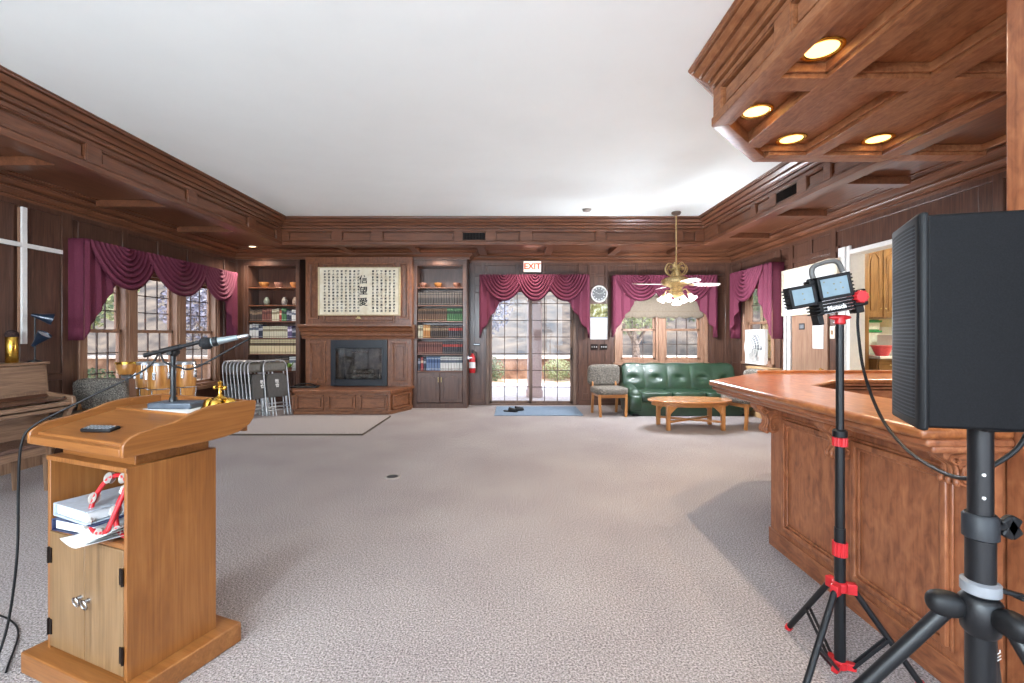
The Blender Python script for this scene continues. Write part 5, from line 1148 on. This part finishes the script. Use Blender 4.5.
MB().lathe([(.06, 0), (.06, .012), (.012, .02), (.008, .03), (.008, .52), (.001, .525)], n=20).build('stem', M_blackm, lm, smooth=50)
for z, d in ((.52, Vector((.66, .68, -.26))), (.20, Vector((.62, .12, .74)))):
    d.normalize(); R7 = d.to_track_quat('Z', 'Y').to_matrix(); hd = MB().lathe([(.001, -.03), (.018, -.03), (.022, .0), (.03, .03), (.064, .13), (.068, .15), (.065, .15), (.06, .13), (.026, .035), (.001, .03)], Vector((.0, 0, z)), 24, R7).ell((0, 0, z), (.022, .022, .022), 12, 8).build('lamp_head', M_nv, lm, smooth=50)
    MB().lathe([(.061, .135), (.001, .137)], Vector((.0, 0, z)), 24, R7).build('reflector', flat('reflector_grey', (190, 196, 200), .35), hd)
cr = thing('wall_cross', 'plain white cross of thin bars on the left wall above the piano', 'cross', (XL+.03, 5.16, 1.36))
MB().box(.012, -.028, 0, .036, .028, 1.55).build('upright', M_white, cr, bevel=.003)
MB().box(.014, -.46, 1.095, .034, -.028, 1.145).box(.014, .028, 1.095, .034, .44, 1.145).build('crossbar', M_white, cr, bevel=.003)
MB().box(-.008, -.04, .0, .012, .025, 1.54).box(-.008, -.455, 1.10, .012, .435, 1.14).build('backing_board', WC('z'), cr)
ot = thing('wall_outlet', 'small dark wall plate between the cross and the piano lamp', 'outlet', (XL+.001, 5.1, 1.36), PI/2)
bpy.data.objects.remove(ot)
# ------------------------------------------------------------------ congas on stands by the window
M_conga = wood('conga_wood', (150, 90, 38), (188, 126, 60), (212, 156, 88), 'z', .28, 30, coat=.5)
def conga(label, x, y, zt, r, hgt, tall=True):
    t = thing('conga_drum', label, 'drum', (x, y, 0), 0, 'conga drums by the window')
    zb = zt-hgt
    sh = MB().lathe([(r*.72, zb), (r*.80, zb+.02), (r*1.0, zb+hgt*.30), (r*1.14, zb+hgt*.55), (r*1.10, zb+hgt*.75), (r*.98, zb+hgt*.97), (.001, zb+hgt*.97)], n=32).build('shell', M_conga, t, smooth=50)
    MB().lathe([(r*.96, zt-.03), (r*1.05, zt-.035), (r*1.06, zt-.0), (r*.99, zt+.006)], n=32, cap=False).build('rim', M_alu, t, smooth=50)
    MB().lathe([(r*1.0, zt-.006), (r*.98, zt+.0), (.001, zt+.002)], n=32).build('drum_head', flat('rawhide', (214, 196, 160), .6), t)
    for k in range(5):
        a = 2*PI*k/5-1.3; c, s_ = math.cos(a), math.sin(a)
        MB().tube([(r*1.07*c, r*1.07*s_, zt-.01), (r*1.17*c, r*1.17*s_, zt-.12)], .006).obox((r*1.17*c, r*1.17*s_, zt-.17), (.03, .035, .10), (0, 0, a)).obox((r*1.19*c, r*1.19*s_, zt-.17), (.03, .02, .06), (0, 0, a)).build('tuning_lug', M_steel, t, bevel=.003)
    for k in range(3):
        a = 2*PI*k/3+.5; MB().tube([(r*1.05*math.cos(a), r*1.05*math.sin(a), zb+hgt*.4), (r*.9*math.cos(a), r*.9*math.sin(a), zb-.02), (r*1.3*math.cos(a), r*1.3*math.sin(a), .0)], .012).build('stand_leg', M_steel, t, smooth=60)
    MB().tube([(r*1.13*math.cos(a), r*1.13*math.sin(a), zb+hgt*.42) for a in [2*PI*i/32 for i in range(32)]], .008, 6, True).build('hoop', M_steel, t)
conga('left conga drum of the three by the left window', -5.06, 6.28, 1.09, .105, .60)
conga('conga drum directly behind the microphone post, by the left window', -4.76, 6.12, 1.09, .115, .60)
conga('narrow conga drum right of the microphone post by the left window', -4.58, 6.38, 1.09, .105, .60)
sd_ = thing('bongo_drum', 'small drum on a grey stand left of the congas by the window', 'drum', (-5.26, 6.2, 0))
MB().lathe([(.10, .93), (.115, .95), (.125, 1.03), (.12, 1.09), (.001, 1.09)], n=28).build('shell', M_conga, sd_, smooth=50); MB().lathe([(.12, 1.07), (.13, 1.07), (.13, 1.1), (.001, 1.102)], n=28).build('rim', M_brass, sd_, smooth=50)
MB().cyl((0, 0, .5), (0, 0, .94), .022).cyl((0, 0, .5), (.0, 0, .6), .03).tube([(0, 0, .55), (.2, .1, 0)], .012).tube([(0, 0, .55), (-.2, .1, 0)], .012).tube([(0, 0, .55), (0, -.2, 0)], .012).cyl((-.06, 0, .90), (.06, 0, .90), .03).build('stand', M_alu, sd_)

# ------------------------------------------------------------------ outdoors
ground = MB().box(-40, 9.76, -.25, 40, 60, -.15).box(-40, -30, -.25, -5.8, 9.76, -.15).box(8.95, -30, -.25, 40, 9.76, -.15).build('ground', speckle('dry_lawn', [(150, 120, 92), (196, 168, 138), (222, 200, 172)], [.3, .5, .7], 3, .95, .2)); struct(ground)
struct(MB().box(-14, 9.74, -.15, 14, 14.2, -.02).box(-11, -6, -.15, -5.78, 9.74, -.03).box(-12, -14, -.15, 12, -3.8, -.02).build('floor_patio', speckle('concrete', [(196, 176, 164), (218, 200, 190), (230, 214, 204)], [.3, .5, .7], 8, .9, .1)))
struct(MB().box(-6.2, 9.74, 3.1, 6.2, 11.3, 3.25).build('ceiling_porch', M_white))
pp = thing('porch_post', 'pale pink-white square porch post seen through the patio door', 'post', (.52, 11.1, -.02)); MB().box(-.17, -.17, 0, .17, .17, 3.12).build('shaft', flat('post_paint', (236, 216, 212), .6), pp, bevel=.01); MB().box(-.2, -.2, 0, .2, .2, .18).box(-.2, -.2, 2.95, .2, .2, 3.1).build('base_and_cap', flat('post_paint', (236, 216, 212), .6), pp, bevel=.01)
gw = thing('garden_wall', 'low tan garden wall running beyond the patio', 'wall', (2, 17, -.15)); MB().box(-18, 0, 0, 14, .35, .75).build('courses', speckle('sandstone', [(108, 76, 60), (138, 106, 86), (160, 126, 104)], [.3, .5, .7], 2.5, .95, .3), gw); MB().box(-18, -.06, .75, 14, .41, .85).build('coping', flat('coping', (226, 208, 194), .8), gw)
hl = MB().grid(lambda u, v: (-45+90*u, 19+16*v, -.3+9*v**.8*(.8+.2*math.sin(u*9))), 40, 14).build('hillside', speckle('hill', [(52, 48, 46), (88, 77, 67), (112, 97, 82)], [.3, .5, .7], .9, .95, .2)); struct(hl); struct(MB().grid(lambda u, v: (-17-16*v, -20+55*u, -.3+9*v**.8*(.8+.2*math.sin(u*9))), 40, 14).build('ground_slope', MATS['hill']))
M_leafs = [speckle('leaf_%d' % i, c, [.3, .5, .7], 2.2, .8, .1) for i, c in enumerate(([(58, 70, 46), (98, 108, 78), (136, 140, 110)], [(80, 78, 90), (116, 112, 122), (150, 146, 150)], [(100, 106, 70), (138, 142, 100), (170, 170, 136)]))]
M_bark = speckle('bark', [(96, 82, 72), (140, 124, 112), (176, 160, 148)], [.3, .5, .7], 12, .95, .6)
def leafball(rad, n_, size, seed, squash=.8):
    r_ = random.Random(seed); m = MB()
    for k in range(n_):
        while True:
            p = Vector((r_.uniform(-1, 1), r_.uniform(-1, 1), r_.uniform(-1, 1)))
            if .35 < p.length < 1: break
        p = Vector((p.x*rad, p.y*rad, p.z*rad*squash)); a = Vector((r_.gauss(0, 1), r_.gauss(0, 1), r_.gauss(0, 1))).normalized()*size; b = a.orthogonal().normalized()*size*.55
        m.add([p-a, p+b, p+a, p-b], [(0, 1, 2, 3)])
    return m
crowns = [leafball(1.5, 2600, .075, i).build('crown', M_leafs[i], smooth=0, recalc=False) for i in range(3)]
def tree(label, x, y, h, cr_, k):
    t = thing('tree', label, 'tree', (x, y, -.15), 0, 'trees outside the windows')
    MB().tube(bez([(0, 0, 0), (.08, .05, h*.35), (-.04, 0, h*.62), (.1, .1, h)], 5), [.17*(1-.045*i) for i in range(16)], 10).tube([(.05, .0, h*.45), (.7, .2, h*.85)], [.07, .03], 8).tube([(.0, .0, h*.5), (-.7, -.2, h*.9)], [.07, .03], 8).build('trunk', M_bark, t, smooth=50)
    c = crowns[k].copy(); COL.objects.link(c); c.parent = t; c.location = (0, 0, h); c.scale = (cr_/1.5,)*3
for lab, x, y, h, c, k in (('grey-violet tree beyond the left half of the patio door', -1.5, 14.9, 2.6, 1.5, 1), ('green tree farther left beyond the patio door', -4.2, 18.6, 3.6, 1.9, 0), ('tree with bare trunk beyond the back window', 4.0, 15.0, 2.8, 1.5, 2), ('pale tree at far right beyond the back window', 8.2, 18.4, 3.8, 2.2, 0),
    ('leafy tree nearest the left windows', -9.2, 8.2, 2.6, 1.5, 2), ('dark green tree behind the nearest one outside the left windows', -12.2, 11.2, 3.2, 2.1, 0), ('pale tree farther beyond the left windows', -14.6, 14.0, 3.4, 2.4, 2), ('grey tree seen through the rightmost left window', -10.2, 15.6, 2.6, 1.6, 1)): tree(lab, x, y, h, c, k)
bush0 = [leafball(.8, 1400, .05, 20+i, .75) for i in range(2)]
for i, (lab, x, y, s_) in enumerate((('round bush beside the garden wall behind the patio door', -1.0, 16.2, .9), ('low green bush right of the porch post', 1.6, 16.3, .7), ('bush before the garden wall beyond the back window', 6.0, 16.2, .8), ('dry bush outside the first left window', -8.6, 7.4, .8), ('green bush outside the middle left window', -9.0, 9.6, .9), ('low bush outside the rightmost left window', -9.4, 11.8, .9))):
    o = bush0[i % 2].build('bush', M_leafs[2 if i % 2 else 0], smooth=0, recalc=False); o.location = (x, y, .25); o.scale = (s_,)*3; tag(o, lab, 'bush', 'bushes outside the windows')
for c in crowns: bpy.data.objects.remove(c)

# ------------------------------------------------------------------ light
w = bpy.data.worlds.new('world'); SC.world = w; w.use_nodes = True
n = w.node_tree.nodes; l = w.node_tree.links; bg = n['Background']
tc = n.new('ShaderNodeTexCoord'); sx = n.new('ShaderNodeSeparateXYZ'); l.new(tc.outputs['Generated'], sx.inputs[0])
r = ramp(n, [lin((184, 200, 216)), lin((218, 238, 255)), lin((188, 218, 255))], [.45, .55, .9])
mt = n.new('ShaderNodeMath'); mt.operation = 'MULTIPLY_ADD'; mt.inputs[1].default_value = .5; mt.inputs[2].default_value = .5
l.new(sx.outputs[2], mt.inputs[0]); l.new(mt.outputs[0], r.inputs[0]); l.new(r.outputs[0], bg.inputs[0]); bg.inputs[1].default_value = 3.0
sl = bpy.data.lights.new('sun', 'SUN'); sl.energy = 5; sl.angle = .02; sl.color = (.94, .97, 1.0)
so = bpy.data.objects.new('sun', sl); COL.objects.link(so); so.rotation_euler = Vector((-.35, .75, -1.25)).to_track_quat('-Z', 'Y').to_euler()
# unseen globe lamps added behind the camera as fill light
for i, (x, y) in enumerate(((-3.7, -1.2), (-1.35, -1.2), (-3.7, -2.9), (-1.4, -2.9))):
    t = thing('added_fill_globe', 'white globe lamp added unseen behind the camera as fill light', 'light', (x, y, H), 0, 'fill globes added behind the camera')
    MB().lathe([(.16, 0), (.17, -.02), (.15, -.03)], n=24).build('base', M_brass, t); MB().cyl((0, 0, -.02), (0, 0, -1.05), .008, n=8).build('rod', M_brass, t); MB().ell((0, 0, -1.2), (.18, .18, .16), 20, 10).build('globe', emit('fill_globe_glow', (255, 240, 220), 5), t, smooth=180)
    ld = bpy.data.lights.new('bulb', 'POINT'); ld.energy = 120; ld.color = (.80, .95, 1.05); ld.shadow_soft_size = .18
    lo = bpy.data.objects.new('bulb', ld); COL.objects.link(lo); lo.parent = t; lo.location = (0, 0, -1.42)
vs = SC.view_settings; vs.view_transform = 'Standard'; vs.look = 'None'; vs.gamma = 1; vs.use_curve_mapping = False; vs.exposure = 1.32
SC.cycles.use_denoising = True; SC.cycles.max_bounces = 10; SC.cycles.diffuse_bounces = 6; SC.cycles.transparent_max_bounces = 12; SC.cycles.sample_clamp_indirect = 6
